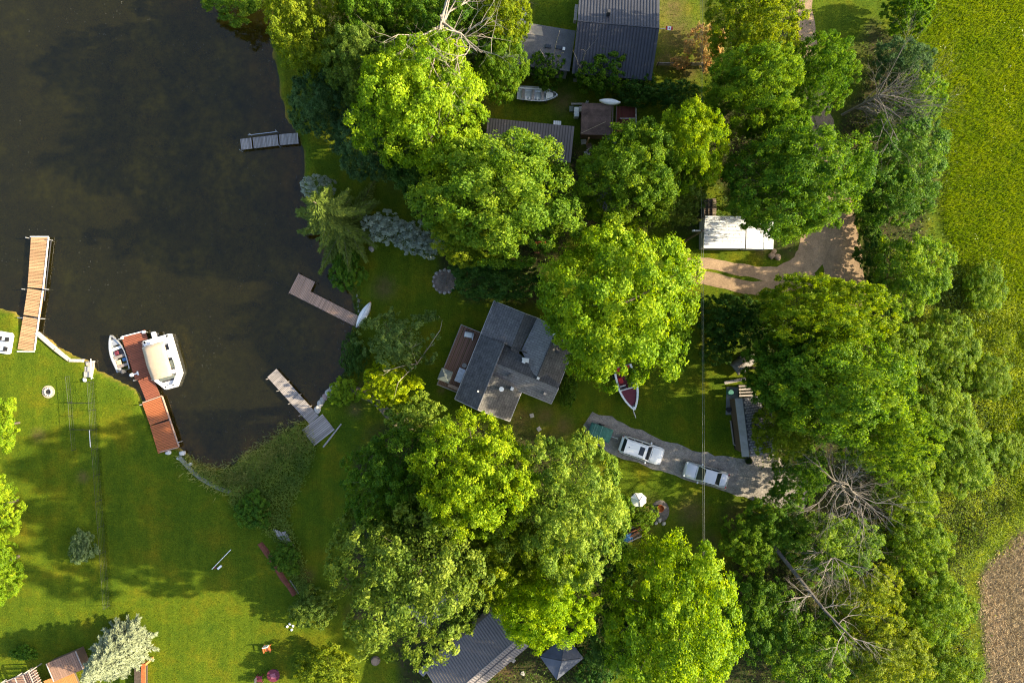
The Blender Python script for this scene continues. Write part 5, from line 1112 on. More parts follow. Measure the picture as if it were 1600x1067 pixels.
# brown shed with red deck
q = P(932,186,2.7); t = thing('brown_shed', 'dark brown shed roof with a pale rope across it', 'shed', (q.x,q.y,0), -R(1.5))
M_BRS = mat('brown_roof_felt', (0.10,0.068,0.06), 0.9, 0.3, 1.5, 0.4, col2=(0.17,0.11,0.09), fine=0.2)
for k in range(5):
    slab(t, [(-1.52,-1.55+k*0.625),(1.48,-1.55+k*0.625),(1.50,-1.55+k*0.625+0.622),(-1.5,-1.55+k*0.625+0.622)], lambda x,y,k=k: 2.6+0.05*y+0.012*(k%2), M_BRS, 'roof_sheet')
walls(t, [(-1.35,-1.2),(1.35,-1.2),(1.35,1.4),(-1.35,1.4)], 2.4, M_WALB); B().tube([(-1.55,-1.5,2.66),(-0.3,-0.9,2.74),(0.9,-0.3,2.75)], 0.02, 5).build('rope', M_CAN, t)
B().box((1.56,-1.6,2.5),(1.68,1.6,2.62)).build('fascia', M_DKW, t); B().box((1.95,-1.5,2.5),(2.03,1.4,2.6)).build('fascia', M_DKW, t)
B().box((-0.75,-1.9,0),(-0.6,-1.75,2.3)).build('porch_post', M_TAN, t)
B().box((1.1,-2.3,2.2),(2.1,-1.6,2.28)).build('porch_roof', M_METD, t)
q = P(978,186,0.9); t = thing('red_deck', 'red board deck beside the brown shed', 'deck', (q.x,q.y,0.0), R(0))
plank_run(t, (-0.95,0,0), (0.95,0,0), 2.6, mat('red_deck_boards',(0.17,0.045,0.035),0.8,0.25,3,0.3,stretch=(1,8,1)), 0.19, z=0.85, seed=71)
for y in (-1.1,1.1): B().box((-0.9,y-0.06,0.6),(0.9,y+0.06,0.805)).build('joist', M_DKW, t)
B().box((-0.7,-0.15,1.3),(1.0,-0.05,1.36)).build('rail', M_GREYB, t); B().box((0.9,-1.3,1.3),(1.0,1.3,1.38)).build('rail', M_GREYB, t)
for x,y in ((-0.65,-0.1),(0.95,-0.1),(0.95,1.2),(0.95,-1.2)): B().box((x-0.05,y-0.05,0),(x+0.05,y+0.05,1.3)).build('post', M_DKW, t)
for i, (a_, b_, w_, d_, h_, m_, nm, lb) in enumerate(((901,175,0.45,0.95,0.8,M_WHT,'freezer','white chest freezer beside the brown shed'),(907.5,170.5,0.32,0.5,0.9,M_GREYB,'crate','pale crate against the brown shed wall'),(901,162.5,1.1,0.18,0.7,M_GREYB,'plank_bench','narrow pale bench above the white chest freezer'),(918,158,0.18,0.4,1.0,M_WHT,'gas_bottle','white gas bottle behind the brown shed'),(893,170,0.4,0.5,0.5,M_GRN,'crate','green-grey crate beside the white chest freezer'))):
    q = P(a_,b_,h_); t = thing(nm, lb, 'storage', (q.x,q.y,0), 0)
    if nm == 'gas_bottle': B().lathe((0,0,0),[(0.14,0),(0.15,0.1),(0.15,0.75),(0.08,0.9),(0.05,1.0)],12).build('tank', m_, t, True); B().box((-0.06,-0.06,0.98),(0.06,0.06,1.08)).build('valve', M_DKG, t)
    elif nm == 'plank_bench':
        B().box((-w_/2,-d_/2,h_-0.05),(w_/2,d_/2,h_)).build('seat', m_, t)
        for x in (-0.4,0.4): B().box((x-0.04,-d_/2,0),(x+0.04,d_/2,h_-0.05)).build('leg', M_DKW, t)
    else: B().box((-w_/2,-d_/2,0.02),(w_/2,d_/2,h_-0.06)).build('body', m_, t, bevel=0.02); B().box((-w_/2-0.02,-d_/2-0.02,h_-0.055),(w_/2+0.02,d_/2+0.02,h_)).build('lid', m_, t, bevel=0.02)
for i, (a_, b_) in enumerate(((916,213),(912,222),(920,228),(917,240),(914,252),(921,236))):
    q = P(a_,b_); o = tag(B().cbox((0,0,0.03),(0.55,0.5,0.09),0.1*i).build('patio_slab', M_STONE if i%2 else mat('brown_slab',(0.16,0.12,0.09),0.9,0.25,3,0.3), None, bevel=0.02), 'rough slab in the path leading down from the brown shed', 'paver', 'slabs below the brown shed'); o.location = (q.x,q.y,0)
q = P(940,316,2.3); t = thing('small_cabin', 'small grey-roofed outbuilding glimpsed between the two maples', 'shed', (q.x,q.y,0), -R(4)); zf_ = lambda x, y: 2.3+0.08*y
s_ = slab(t, [(-0.9,-0.9),(1.6,-0.9),(1.6,1.4),(-0.9,1.4)], zf_, M_METG); ribs(t, s_, -0.9, 1.6, -0.88, 1.38, zf_, M_METG, 0.3); walls(t, [(-0.7,-0.7),(1.4,-0.7),(1.4,1.2),(-0.7,1.2)], 2.05, M_WALB)
for i, (a_, b_) in enumerate(((889,347),(897,347),(905,347),(889,356),(897,356),(905,356))):
    q = P(a_,b_); o = tag(B().cbox((0,0,0.03),(0.5,0.55,0.09)).build('patio_slab', mat('tan_slab',(0.33,0.24,0.16),0.9,0.15,3,0.2), None, bevel=0.015), 'tan slab of the small patio above the round maple', 'paver', 'tan patio slabs'); o.location = (q.x,q.y,0.0)
q = P(846,386,0.5); t = thing('board_stack', 'stack of rusty orange boards in a gap below the wide maple', 'boards', (q.x,q.y,0), R(6))
for k in range(4): B().box((-0.75+0.05*k,-0.62+k*0.32,0.02),(0.75-0.06*k,-0.62+k*0.32+0.29,0.2+0.04*(k%2))).build('board', M_RUST if k%2 else M_LUM, t)

# white sheds
q = P(1132.5,363,2.4); t = thing('white_shed', 'shed with ribbed white metal roof under the large dark maple', 'shed', (q.x,q.y,0), -R(0.6)); zf_ = lambda x, y: 2.4+0.07*y
s_ = slab(t, [(-2.08,-1.6),(2.08,-1.6),(2.08,1.6),(-2.04,1.6)], zf_, M_METW, th=0.08); ribs(t, s_, -2.06, 2.06, -1.58, 1.58, zf_, M_METW, 0.32, 'x', 0.045, 0.06); walls(t, [(-1.95,-1.45),(1.95,-1.45),(1.95,1.45),(-1.95,1.45)], 2.2, M_WALG)
q = P(1188,368,2.3); t = thing('white_lean_to', 'smaller white metal roof joined to the ribbed white shed', 'shed', (q.x,q.y,0), -R(0.8)); zf_ = lambda x, y: 2.3+0.05*y
for k, (x0,x1) in enumerate(((-1.4,-0.70),(-0.69,0.4),(0.41,1.35))): slab(t, [(x0,-1.35),(x1,-1.35),(x1,1.4),(x0,1.4)], lambda x,y,k=k: 2.3+0.05*y-0.03*(k%2), M_METW, 'roof_sheet', th=0.06)
walls(t, [(-1.25,-1.2),(1.2,-1.2),(1.2,1.2),(-1.25,1.2)], 2.1, M_WALG)
q = P(1110,324,1.2); t = thing('firewood_rack', 'rack of split firewood stacked above the white shed', 'firewood', (q.x,q.y,0), 0)
rng = random.Random(8)
for k in range(3):
    B().box((-0.62+k*0.42,-0.95,0.0),(-0.58+k*0.42,0.95,1.15)).build('stake', M_DKW, t)
me = meshm(B().tube([(-0.19,0,0),(0.19,0,0)], 0.075, 7), 'log', mat('split_wood',(0.22,0.17,0.13),0.9,0.4,4,0.4))
for col_ in range(3):
    for iy in range(11):
        for iz in range(6): 
            if iz < 5 and col_ != 1 and iy not in (0,10): continue
            inst('log', me, t, (-0.38+col_*0.42+rng.uniform(-.03,.03), -0.85+iy*0.17, 0.1+iz*0.17), (rng.uniform(0,6),0,rng.uniform(-.1,.1)))
for i, (a_, b_) in enumerate(((1125,266),(1127,275))):
    q = P(a_,b_,0.3); t = tag(B().lathe((0,0,0),[(0.16,0.02),(0.3,0.05),(0.33,0.12),(0.3,0.19),(0.16,0.22)],16).build('rubber_ring', M_RUST, None, True), ('rust-brown tyre ring under the power line, farther from the woodpile','rust-brown tyre ring under the power line, nearer the woodpile')[i], 'rubber ring'); t.location = (q.x,q.y,0)
rng = random.Random(12)
for i, (a_, b_, r_) in enumerate(((1205,400,0.34),(1214,402,0.36),(1209,393,0.26))):
    q = P(a_,b_); t = tag(B().rock((0,0,0.12),r_,rng).build('rock', mat('tan_stone',(0.30,0.21,0.14),0.9,0.25,4,0.4), None, True), ('tan rock nearest the white sheds of the three by the drive','largest tan rock of the three by the drive','small tan rock above the two larger ones by the drive')[i], 'rock', 'rocks by the drive'); t.location = (q.x,q.y,0)

rs_ = np.random.RandomState(77); wq = P(1150,364,2.4); xs = wq.x+rs_.uniform(-3.2,3.6,220); ys = wq.y+1.55-2.6*rs_.rand(220)**1.8
V, F, T = leaves(rs_, np.stack([xs, ys, np.full(220, 2.56)], 1), np.tile(np.array([0.0,0.0,1.0]), (220,1))+rs_.normal(size=(220,3))*0.15, 0.11, 0.6, rs_.rand(220))
o = bpy.data.objects.new('leaf_litter', np_mesh('leaf_litter', V, F, LEAF_DULL, T)); COL.objects.link(o); o.color = (0.16,0.12,0.05,1); tag(o, kind='stuff')

# shingled shed by the driveway
q = P(1186,666,3.0); t = thing('shingled_shed', 'weathered shingle-roofed shed in the shade beside the driveway', 'shed', (q.x,q.y,0), R(7))
zL = lambda x, y: 2.9-0.9*max(0,-1.3-x)/0.62; zR = lambda x, y: 3.05-0.22*(x+1.28)
slab(t, [(-1.92,-2.9),(-1.30,-2.9),(-1.30,3.0),(-1.92,3.0)], lambda x,y: 2.95-0.35*(-1.3-x)/0.62, mat('pale_ridge_boards',(0.25,0.245,0.245),0.9,0.2,2,0.3))
sl = slab(t, [(-1.28,-2.9),(1.75,-2.9),(1.75,3.0),(-1.28,3.0)], zR, mat('shed_felt',(0.045,0.047,0.055),0.95,0.2,3))
b = B(); rng = random.Random(33)
for iy in range(22):
    for ix in range(11):
        if rng.random() < 0.07: continue
        x0 = -1.25+ix*0.272+(0.13 if iy%2 else 0); y0 = -2.88+iy*0.266
        if x0+0.24 > 1.74: continue
        z_ = zR(x0+0.12,0)+0.012+rng.uniform(0,0.02); b.cbox((x0+0.12,y0+0.115,z_),(0.235,0.20,0.025),rng.uniform(-.03,.03),Matrix.Rotation(0.12+rng.uniform(-.05,.05),4,'X') @ Matrix.Rotation(0.21,4,'Y'))
o = b.build('shingles', mat('shed_shingle',(0.19,0.185,0.185),0.9,0.35,3,0.4,fine=0.3), sl); o['kind'] = 'stuff'
walls(t, [(-1.7,-2.6),(1.5,-2.6),(1.5,2.7),(-1.7,2.7)], 2.4, M_WALB)
o = B().box((-0.6,-2.66,0),(1.0,-2.605,2.1)).build('garage_door', M_WALG, t); B().box((0.1,-2.72,0.9),(0.35,-2.66,0.95)).build('handle', M_ALU, o)
q = P(1168,610,0.8); t = thing('lumber_pallets', 'rack of pale parallel boards at the upper end of the shingled shed', 'boards', (q.x,q.y,0), R(3))
for k in range(4): B().box((-0.85,-0.6+k*0.33,0.62),(0.85-0.1*k,-0.6+k*0.33+0.17,0.72)).build('board', M_GREYB, t)
for x in (-0.7,0.6): B().box((x-0.05,-0.6,0),(x+0.05,0.6,0.62)).build('trestle', M_DKW, t)
q = P(1149,595,0.5); t = tag(B().cbox((0,0,0.42),(2.25,0.3,0.09),R(11)).build('long_board', M_GREYB, None), 'long pale board lying in front of the covered trailer', 'board'); t.location = (q.x,q.y,0)
for s in (-0.8,0.8): B().cbox((s,s*0.19,0.19),(0.15,0.3,0.37),R(11)).build('support_block', M_DKW, t)
q = P(1144,626); t = tag(B().prism([(-0.68,-1.45),(0.62,-1.45),(0.65,1.4),(-0.6,1.45)], 0.0, 0.05).build('concrete_pad', mat('pad_concrete',(0.20,0.205,0.215),0.9,0.2,2,0.2), None), 'grey concrete pad beside the shingled shed', 'slab', None); t.location = (q.x,q.y,0)
q = P(1141,613,0.6); t = thing('water_barrel', 'teal barrel at the upper end of the concrete pad', 'barrel', (q.x,q.y,0.05)); B().lathe((0,0,0),[(0.27,0),(0.3,0.1),(0.31,0.4),(0.3,0.7),(0.27,0.78)],16).build('barrel', M_TEAL, t, True); B().cyl((0,0),0.28,0.78,0.81,16).build('lid', M_TEAL, t)
q = P(1139,640,0.5); t = thing('black_bin', 'round black bin at the lower corner of the concrete pad', 'bin', (q.x,q.y,0.05)); B().lathe((0,0,0),[(0.2,0),(0.22,0.05),(0.25,0.45)],14).build('body', M_BLK, t, True); B().cyl((0,0),0.27,0.45,0.5,14).build('lid', M_BLK, t)
q = P(1151,678); t = thing('garden_bed', 'narrow white-edged garden bed along the shingled shed', 'garden bed', (q.x,q.y,0), R(8))
B().box((-0.45,-1.6,0.0),(0.5,1.5,0.06)).build('soil', M_MULCH if False else mat('dark_soil',(0.03,0.028,0.022),0.95,0.3,4,0.5), t)
for a_,b_ in (((-0.5,-1.0),(-0.48,1.5)),((-0.5,-1.0),(0.5,-1.75))): 
    d = Vector(b_)-Vector(a_); c = (Vector(a_)+Vector(b_))/2; B().cbox((c.x,c.y,0.12),(d.length,0.09,0.24),math.atan2(d.y,d.x)).build('edging_board', M_GREYB, t)
q = P(1170,720,0.4); t = thing('planter', 'dark round planter at the driveway corner of the shingled shed', 'planter', (q.x,q.y,0.03)); B().lathe((0,0,0),[(0.22,0),(0.34,0.1),(0.38,0.4),(0.33,0.4),(0.3,0.34)],16).build('pot', M_DKG, t, True); inst('plant', PROTO['shrub'][0][0], t, (0,0,0.42), (0,0,0), (0.13,0.13,0.13), (0.06,0.10,0.02))

# lower house and gazebo
q0, q1 = (728,1067), (795.6,1008.8); hd2 = ang(q0,q1)
t, zn, zs = gable('lower_house', 'grey ribbed metal-roofed house below the broad oak', (752,1046.5), hd2, 9.4, 3.3, 1.7, 3.0, 4.3, M_METG, M_WALL, 0.27, cat='house')
B().box((-4.0,-0.72,3.6),(4.0,-0.62,3.86)).build('snow_guard', M_DKG, t)
t, zn, zs = gable('oak_house', 'grey-violet metal roof showing through the broad oak crown', (682,925), hd2, 6.5, 2.5, 2.5, 3.0, 4.0, M_METG, M_WALL, 0.3, cat='house')
q = P(665,1046,0.6); t = thing('pale_bench', 'pale slatted bench beside the corner of the lower house', 'bench', (q.x,q.y,0), R(45))
for k in range(4): B().box((-0.75,-0.35+k*0.19,0.40),(0.75,-0.35+k*0.19+0.16,0.45)).build('slat', M_GREYB, t)
for x in (-0.6,0.6): B().box((x-0.05,-0.35,0),(x+0.05,0.4,0.4)).build('leg', M_DKW, t)
c4 = [(843.4,1024.7),(869.7,1062),(911.9,1027.5),(884,992)]; q = P(877,1027,2.4); t = thing('square_gazebo', 'square gazebo with dark grey four-sided roof beside the lime-yellow maple', 'gazebo', (q.x,q.y,0))
cw = [Vector((P(*c,2.3).x-q.x, P(*c,2.3).y-q.y, 2.3)) for c in c4]; ap = Vector((0,0,3.1))
for i in range(4):
    a_, b_ = cw[i], cw[(i+1)%4]; o = B().add([a_, b_, ap], [(0,1,2)]).build('roof_slope', mat('slate_canvas',(0.085,0.095,0.12),0.8,0.2,1.5,0.3), t); o.modifiers.new('thick','SOLIDIFY').thickness = 0.05
    B().tube([a_, ap], 0.035, 5).build('hip_cap', M_METD, t); e = a_*0.9; B().box((e.x-0.06,e.y-0.06,0),(e.x+0.06,e.y+0.06,2.28)).build('post', M_DKW, t)

# lower-left house deck
q = P(80,1072,0.5); t = thing('wooden_deck', 'orange-brown wooden deck with stairs and railing in the lower corner', 'deck', (q.x,q.y,0), ang((65,1045),(134,1010))-R(4))
M_OD = mat('orange_deck_boards', (0.46,0.20,0.06), 0.75, 0.2, 3, 0.25, stretch=(1,8,1)); M_BD = mat('worn_brown_boards', (0.26,0.155,0.105), 0.85, 0.25, 3, 0.3, stretch=(1,8,1))
plank_run(t, (-0.2,-0.7,0), (3.0,-0.7,0), 3.2, M_OD, 0.16, z=0.9, seed=81); plank_run(t, (1.2,1.55,0), (4.6,1.55,0), 2.0, M_BD, 0.22, z=1.5, seed=82)
B().box((-0.15,-2.2,0.55),(2.95,0.85,0.85)).build('deck_frame', M_DKW, t); B().box((1.25,0.6,0.3),(4.55,2.5,1.45)).build('platform_base', M_WALB, t)
for k in range(6): B().box((-2.5+k*0.32,0.4,0.15+k*0.12),(-2.5+k*0.32+0.34,2.3,0.19+k*0.12)).build('stair_tread', M_BD, t)
B().box((-4.4,0.4,0.0),(-2.55,2.3,0.14)).build('landing', M_BD, t)
for (a_,b_) in (((-2.6,2.4,1.1),(-0.4,2.5,1.9)),((-0.4,2.5,1.9),(-0.4,0.1,1.9)),((-2.6,2.4,1.1),(-2.6,0.4,1.1)),((-4.4,2.4,1.0),(-2.6,2.4,1.0)),((-1.4,2.45,1.5),(-1.4,0.8,1.5))): B().tube([a_,b_], 0.045, 5).build('rail', M_GREYB, t)
for x, y, z in ((-0.4,2.5,1.9),(-0.4,0.1,1.9),(-2.6,2.4,1.1),(-2.6,0.4,1.1),(-4.4,2.4,1.0),(-1.4,2.45,1.5),(-1.4,0.8,1.5)): B().box((x-0.05,y-0.05,0),(x+0.05,y+0.05,z)).build('rail_post', M_GREYB, t)
for k in range(8): B().box((-0.43,2.2-k*0.27,0.86),(-0.37,2.26-k*0.27,1.88)).build('baluster', M_GREYB, t)
for x,y in ((1.3,2.55),(4.55,2.55)): B().tube([(x,y-2.0,1.55),(x,y,1.55)], 0.05, 5).build('side_rail', M_GREYB, t)
q = P(224,1055,1.8); t = thing('orange_post_frame', 'orange timber frame at the foot of the pale spruce', 'frame', (q.x,q.y,0), R(0))
B().box((-0.2,-2.2,1.7),(0.2,1.2,1.85)).build('beam', M_RUST, t)
for y in (-2.0,1.0): B().box((-0.12,y-0.12,0),(0.12,y+0.12,1.7)).build('post', M_OD, t)
B().box((-1.6,-2.2,0.5),(-0.25,0.6,0.58)).build('slatted_floor', M_DKW, t)

# ------------------------------------------------------------------ lawn things
q = P(76,612); t = thing('fire_ring', 'round stone fire ring alone on the sunlit lawn', 'fire pit', (q.x,q.y,0)); rng = random.Random(3)
B().cyl((0,0),0.66,0.0,0.05,20).build('ash_bed', mat('pale_sand',(0.42,0.34,0.24),0.95,0.2,4,0.3), t)
for k in range(11): a_ = k/11*6.283; B().rock((0.36*math.cos(a_),0.36*math.sin(a_),0.1),0.115,rng).build('stone', M_STONE, t, True)
B().cyl((0,0),0.24,0.05,0.08,14).build('charcoal', M_BLK, t)
q = P(695,440); t = thing('brush_pit', 'wide round brown fire pit heaped with twigs on the shaded lawn', 'fire pit', (q.x,q.y,0)); rng = random.Random(4)
B().lathe((0,0,0),[(1.3,0.0),(1.25,0.06),(0.8,0.12),(0.1,0.16)],22).build('ash_mound', mat('brown_ash',(0.15,0.115,0.09),0.95,0.45,3,0.8,fine=0.3), t, True)
for k in range(16): a_ = k/16*6.283; B().rock((1.2*math.cos(a_),1.2*math.sin(a_),0.06),rng.uniform(0.13,0.2),rng).build('stone', M_GREYB if k%3 else M_STONE, t, True)
b = B()
for k in range(60): a_ = rng.uniform(0,6.28); r_ = rng.uniform(0,0.8); l_ = rng.uniform(0.2,0.5); d_ = rng.uniform(0,6.28); b.tube([(r_*math.cos(a_),r_*math.sin(a_),0.15+rng.uniform(0,.08)),(r_*math.cos(a_)+l_*math.cos(d_),r_*math.sin(a_)+l_*math.sin(d_),0.16+rng.uniform(0,.1))],0.018,4)
b.build('twigs', GREYW, t)['kind'] = 'stuff'
q = P(1031,793); t = thing('rust_fire_barrel', 'rusty orange fire barrel on grey ash near the white umbrella', 'fire pit', (q.x,q.y,0))
B().lathe((0,-0.35,0),[(1.0,0.0),(0.9,0.04),(0.1,0.07)],16,1.2).build('ash_bed', M_ASH, t, True)
B().lathe((0,0,0.03),[(0.36,0),(0.38,0.35),(0.34,0.35),(0.32,0.1)],16).build('barrel', M_RUST, t, True); B().cyl((0,0),0.31,0.08,0.14,14).build('embers_bed', mat('rust_dust',(0.42,0.12,0.03),0.95,0.4,6,0.5), t)
q = P(1030,812); rng = random.Random(41)
for i, (dx,dy,r_) in enumerate(((0,0,0.26),(0.45,-0.35,0.22),(-0.35,-0.3,0.2))):
    o = tag(B().rock((0,0,0.08),r_,rng).build('rock', M_STONE, None, True), ('grey rock just below the rusty fire barrel','grey rock east of the others below the fire barrel','grey rock west of the others below the fire barrel')[i], 'rock', 'rocks at the ash heap'); o.location = (q.x+dx,q.y+dy,0)
q = P(998,781,2.0); t = thing('white_umbrella', 'round white patio umbrella with dark ribs at the lawn edge', 'umbrella', (q.x,q.y,0.0))
vs = [(0,0,2.35)]+[((0.84 if k%2 else 0.76)*math.cos(k*math.pi/8),(0.74 if k%2 else 0.68)*math.sin(k*math.pi/8),1.9+0.04*math.sin(k*2.1)) for k in range(16)]
o = B().add(vs, [(0,1+k,1+(k+1)%16) for k in range(16)]).build('canopy', M_WHT, t); o.modifiers.new('thick','SOLIDIFY').thickness = 0.015
B().cyl((0,0),0.03,0,2.4,8).build('pole', M_DKG, t); B().cyl((0,0),0.28,0.0,0.07,14).build('base', M_DKG, t)
for a_ in (0.9,2.0,4.9): B().tube([(0,0,2.38),(0.80*math.cos(a_),0.72*math.sin(a_),1.93)], 0.025, 5).build('rib', M_DKG, t)
q = P(990,826,0.5); t = thing('lumber_heap', 'heap of red-brown boards under the fern-like bush', 'boards', (q.x,q.y,0)); rng = random.Random(6)
for k in range(13): B().cbox((rng.uniform(-.35,.35),-1.1+k*0.18,0.2+rng.uniform(-.06,.1)),(rng.uniform(1.3,1.9),0.13,0.06),R(28)+rng.uniform(-.12,.12)).build('board', M_LUM if k%3 else M_GREYB, t)
B().cbox((0,0,0.07),(1.2,2.2,0.13),R(10)).build('bearer', M_DKW, t)
q = P(978,841,0.7); t = thing('blue_tarp', 'crumpled blue tarp under the trees beside the board heap', 'tarp', (q.x,q.y,0)); b = B(); rng = random.Random(9)
vs = [(-0.8+i*0.2+rng.uniform(-.05,.05),-0.5+j*0.2+rng.uniform(-.05,.05),0.05+0.5*math.exp(-((i-4)**2+(j-2.5)**2)/9)+rng.uniform(-.04,.04)) for i in range(9) for j in range(6)]
b.add(vs,[(i*6+j,(i+1)*6+j,(i+1)*6+j+1,i*6+j+1) for i in range(8) for j in range(5)]).build('sheet', M_BLUE, t).modifiers.new('thick','SOLIDIFY').thickness = 0.02
B().cbox((0,0,0.12),(0.9,0.6,0.2)).build('load_below', M_DKW, t)
q = P(345,875,0.3); t = thing('white_pole', 'white pole with a pale fabric scrap lying on the shaded lawn', 'pole', (q.x,q.y,0.0))
B().tube([(*loc(331,889,0.1,t)[:2],0.08),(*loc(361,858,0.3,t)[:2],0.32)], 0.035, 7).build('pole', M_WHT, t)
p_ = loc(343,886,0.1,t); B().cbox((p_[0],p_[1],0.09),(0.55,0.22,0.1),R(40)).build('fabric', M_WHT, t, bevel=0.03); p_ = loc(336,887,0.1,t); B().cbox((p_[0],p_[1],0.06),(0.3,0.12,0.08),R(20)).build('strap', M_MAR, t)
def chair(label, a_, b_, rz, m1, m2):
    q = P(a_,b_,0.45); t = thing('lawn_chair', label, 'chair', (q.x,q.y,0), rz, 'lawn chairs')
    for k in range(4): B().box((-0.27+k*0.14,-0.28,0.36),(-0.27+k*0.14+0.12,0.26,0.40)).build('seat_slat', m1, t)
    for k in range(4): B().box((-0.27+k*0.14,0.28+0.02*k*0,0.36),(-0.27+k*0.14+0.12,0.34,0.95)).build('back_slat', m2, t)
    for x in (-0.34,0.34):
        B().box((x-0.06,-0.35,0.55),(x+0.06,0.3,0.58)).build('armrest', m1, t)
        for y in (-0.28,0.26): B().box((x-0.03,y-0.03,0),(x+0.03,y+0.03,0.55)).build('leg', m1, t)
chair('orange and white lawn chair alone on the shaded lower lawn', 417, 1013, R(10), M_ORG, M_WHT)
chair('dark lawn chair at the maroon round table', 405, 1061, R(90), M_MAR, M_DKG)
q = P(427,1055,0.7); t = thing('round_table', 'maroon round table with square inset at the bottom of the lawn', 'table', (q.x,q.y,0)); B().cyl((0,0),0.66,0.68,0.73,22).build('tabletop', M_MAR, t); B().cbox((0,0,0.745),(0.5,0.5,0.02),0.2).build('inset', mat('pinkish_inset',(0.30,0.10,0.14)), t); B().cyl((0,0),0.08,0,0.68,10).build('leg', M_DKG, t); B().cyl((0,0),0.35,0,0.05,14).build('base', M_DKG, t)
q = P(587,1031); t = thing('tree_stump', 'round cut tree stump on the dark lawn beside the oak', 'stump', (q.x,q.y,0)); B().lathe((0,0,-0.05),[(0.52,0),(0.46,0.12),(0.44,0.33),(0.40,0.35)],18).build('stump', BARK, t, True)
for r_ in (0.38,0.27,0.15): B().cyl((0,0),r_,0.29,0.302+0.004*(0.4-r_)*10,18).build('ring', mat('cut_wood%d'%int(r_*100),(0.27-r_*0.1,0.21-r_*0.1,0.16-r_*0.1),0.9,0.25,5,0.2), t)
rng = random.Random(14)
for i,(a_,b_) in enumerate(((449,978),(453,974),(458,977),(456,983))):
    q = P(a_,b_); o = tag(B().rock((0,0,0.06),0.13,rng).build('white_stone', M_WHT, None, True), ('white stone on the pond side of the small lawn cluster','uppermost white stone of the small lawn cluster','white stone on the oak side of the small lawn cluster','lowest white stone of the small lawn cluster')[i], 'stone', 'white stones on the lower lawn'); o.location = (q.x,q.y,0)
# red mulch strip and grey boards
q = P(434,890); t = thing('mulch_strip', 'narrow strip of dark red mulch along the garden bed', 'garden bed', (q.x,q.y,0)); rng = random.Random(15)
px_ = [(406,848),(415,860),(424,874),(433,888),(442,903),(452,916),(461,929)]; V = []; 
for i,(a_,b_) in enumerate(px_):
    p0 = Vector(loc(a_,b_,0,t)); w_ = 0.28+0.05*math.sin(i*2.2); V += [(p0.x-w_*0.9,p0.y-w_*0.5,0.03),(p0.x-w_*0.3,p0.y-w_*0.2,0.11),(p0.x+w_*0.3,p0.y+w_*0.2,0.11),(p0.x+w_*0.9,p0.y+w_*0.5,0.03)]
B().add(V, [(i*4+k,i*4+k+1,(i+1)*4+k+1,(i+1)*4+k) for i in range(6) for k in range(3)]).build('mulch', M_MULCH, t)
p0, p1 = Vector(loc(452,905,0,t)), Vector(loc(466,926,0,t)); c = (p0+p1)/2; d = p1-p0; B().cbox((c.x+0.1,c.y,0.1),(d.length,0.05,0.2),math.atan2(d.y,d.x)).build('edging_board', M_GREYB, t)
q = P(441,838,0.3); t = thing('old_boards', 'loose pile of weathered grey boards in the garden strip', 'boards', (q.x,q.y,0)); rng = random.Random(16)
for k in range(7): B().cbox((-0.55+k*0.2,0.1-k*0.06,0.14+0.05*(k%2)),(rng.uniform(1.3,1.9),0.13,0.05),R(-58)+rng.uniform(-.08,.08)).build('board', M_GREYB, t)
B().cbox((0,0,0.06),(1.2,0.3,0.1),R(20)).build('bearer', M_DKW, t)
# shore edging
q = P(93,542); t = thing('timber_seawall', 'pale timber edging along the lawn between the tan dock and the step', 'edging', (q.x,q.y,0))
for (a_,b_) in (((57,520),(86,545)),((87,546),(108,562)),((109,563),(130,563.5))):
    p0, p1 = Vector(loc(*a_,0,t)), Vector(loc(*b_,0,t)); c = (p0+p1)/2; d = p1-p0; B().cbox((c.x,c.y,-0.16),(d.length,0.3,0.62),math.atan2(d.y,d.x)).build('timber', mat('pale_timber',(0.48,0.43,0.36),0.85,0.2,3,0.3), t)
q = P(138.5,574); t = thing('shore_step', 'small grey concrete step at the water end of the wire fence', 'step', (q.x,q.y,0)); 
for k in range(3): B().box((-0.42,-1.0+k*0.55,-0.5),(0.42,-1.0+k*0.55+0.54,0.12-0.13*k)).build('step', M_CONC, t)
B().tube([(0.5,-1.2,0.35),(0.45,-0.1,0.3),(0.35,0.9,0.2)], 0.04, 6).build('rail', M_WHT, t)
for y in (-1.1,0.6): B().box((0.4,y-0.04,-0.5),(0.48,y+0.04,0.28)).build('post', M_WHT, t)
B().rock((-0.35,-1.3,0.1),0.22,random.Random(2)).build('stone', M_WHT, t, True)
q = P(320,745); t = thing('stone_kerb', 'curved grey kerb around the reedy end of the pond', 'edging', (q.x,q.y,0)); pk = [(279,712),(290,724),(302,737),(316,748),(332,757),(347,764),(362,768)]
for i in range(len(pk)-1):
    p0, p1 = Vector(loc(*pk[i],0,t)), Vector(loc(*pk[i+1],0,t)); c = (p0+p1)/2; d = p1-p0; B().cbox((c.x,c.y,0.04),(d.length-0.03,0.42,0.2),math.atan2(d.y,d.x)).build('kerb_stone', mat('mossy_concrete',(0.20,0.20,0.16),0.9,0.25,3,0.3), t, bevel=0.02)
rng = random.Random(18)
for i,(a_,b_,r_) in enumerate(((496,640,0.36),(500,631,0.34),(504,625,0.28),(508,620,0.30),(513,614,0.36),(518,607,0.26),(526,600,0.24))):
    q = P(a_,b_); o = tag(B().rock((0,0,-0.05),r_,rng,(1,1.2,0.8)).build('shore_rock', M_STONE if i != 3 else mat('pink_stone',(0.42,0.28,0.25),0.9,0.2,4,0.4), None, True), ('pale rock touching the square dock landing','pale rock second from the square dock landing','small grey rock third from the square dock landing','pinkish rock in the row along the bank','large pale rock past the pinkish one on the bank','small rock past the large pale one on the bank','last small rock of the row, farthest from the dock landing')[i], 'rock', 'rocks along the bank'); o.location = (q.x,q.y,-0.05)
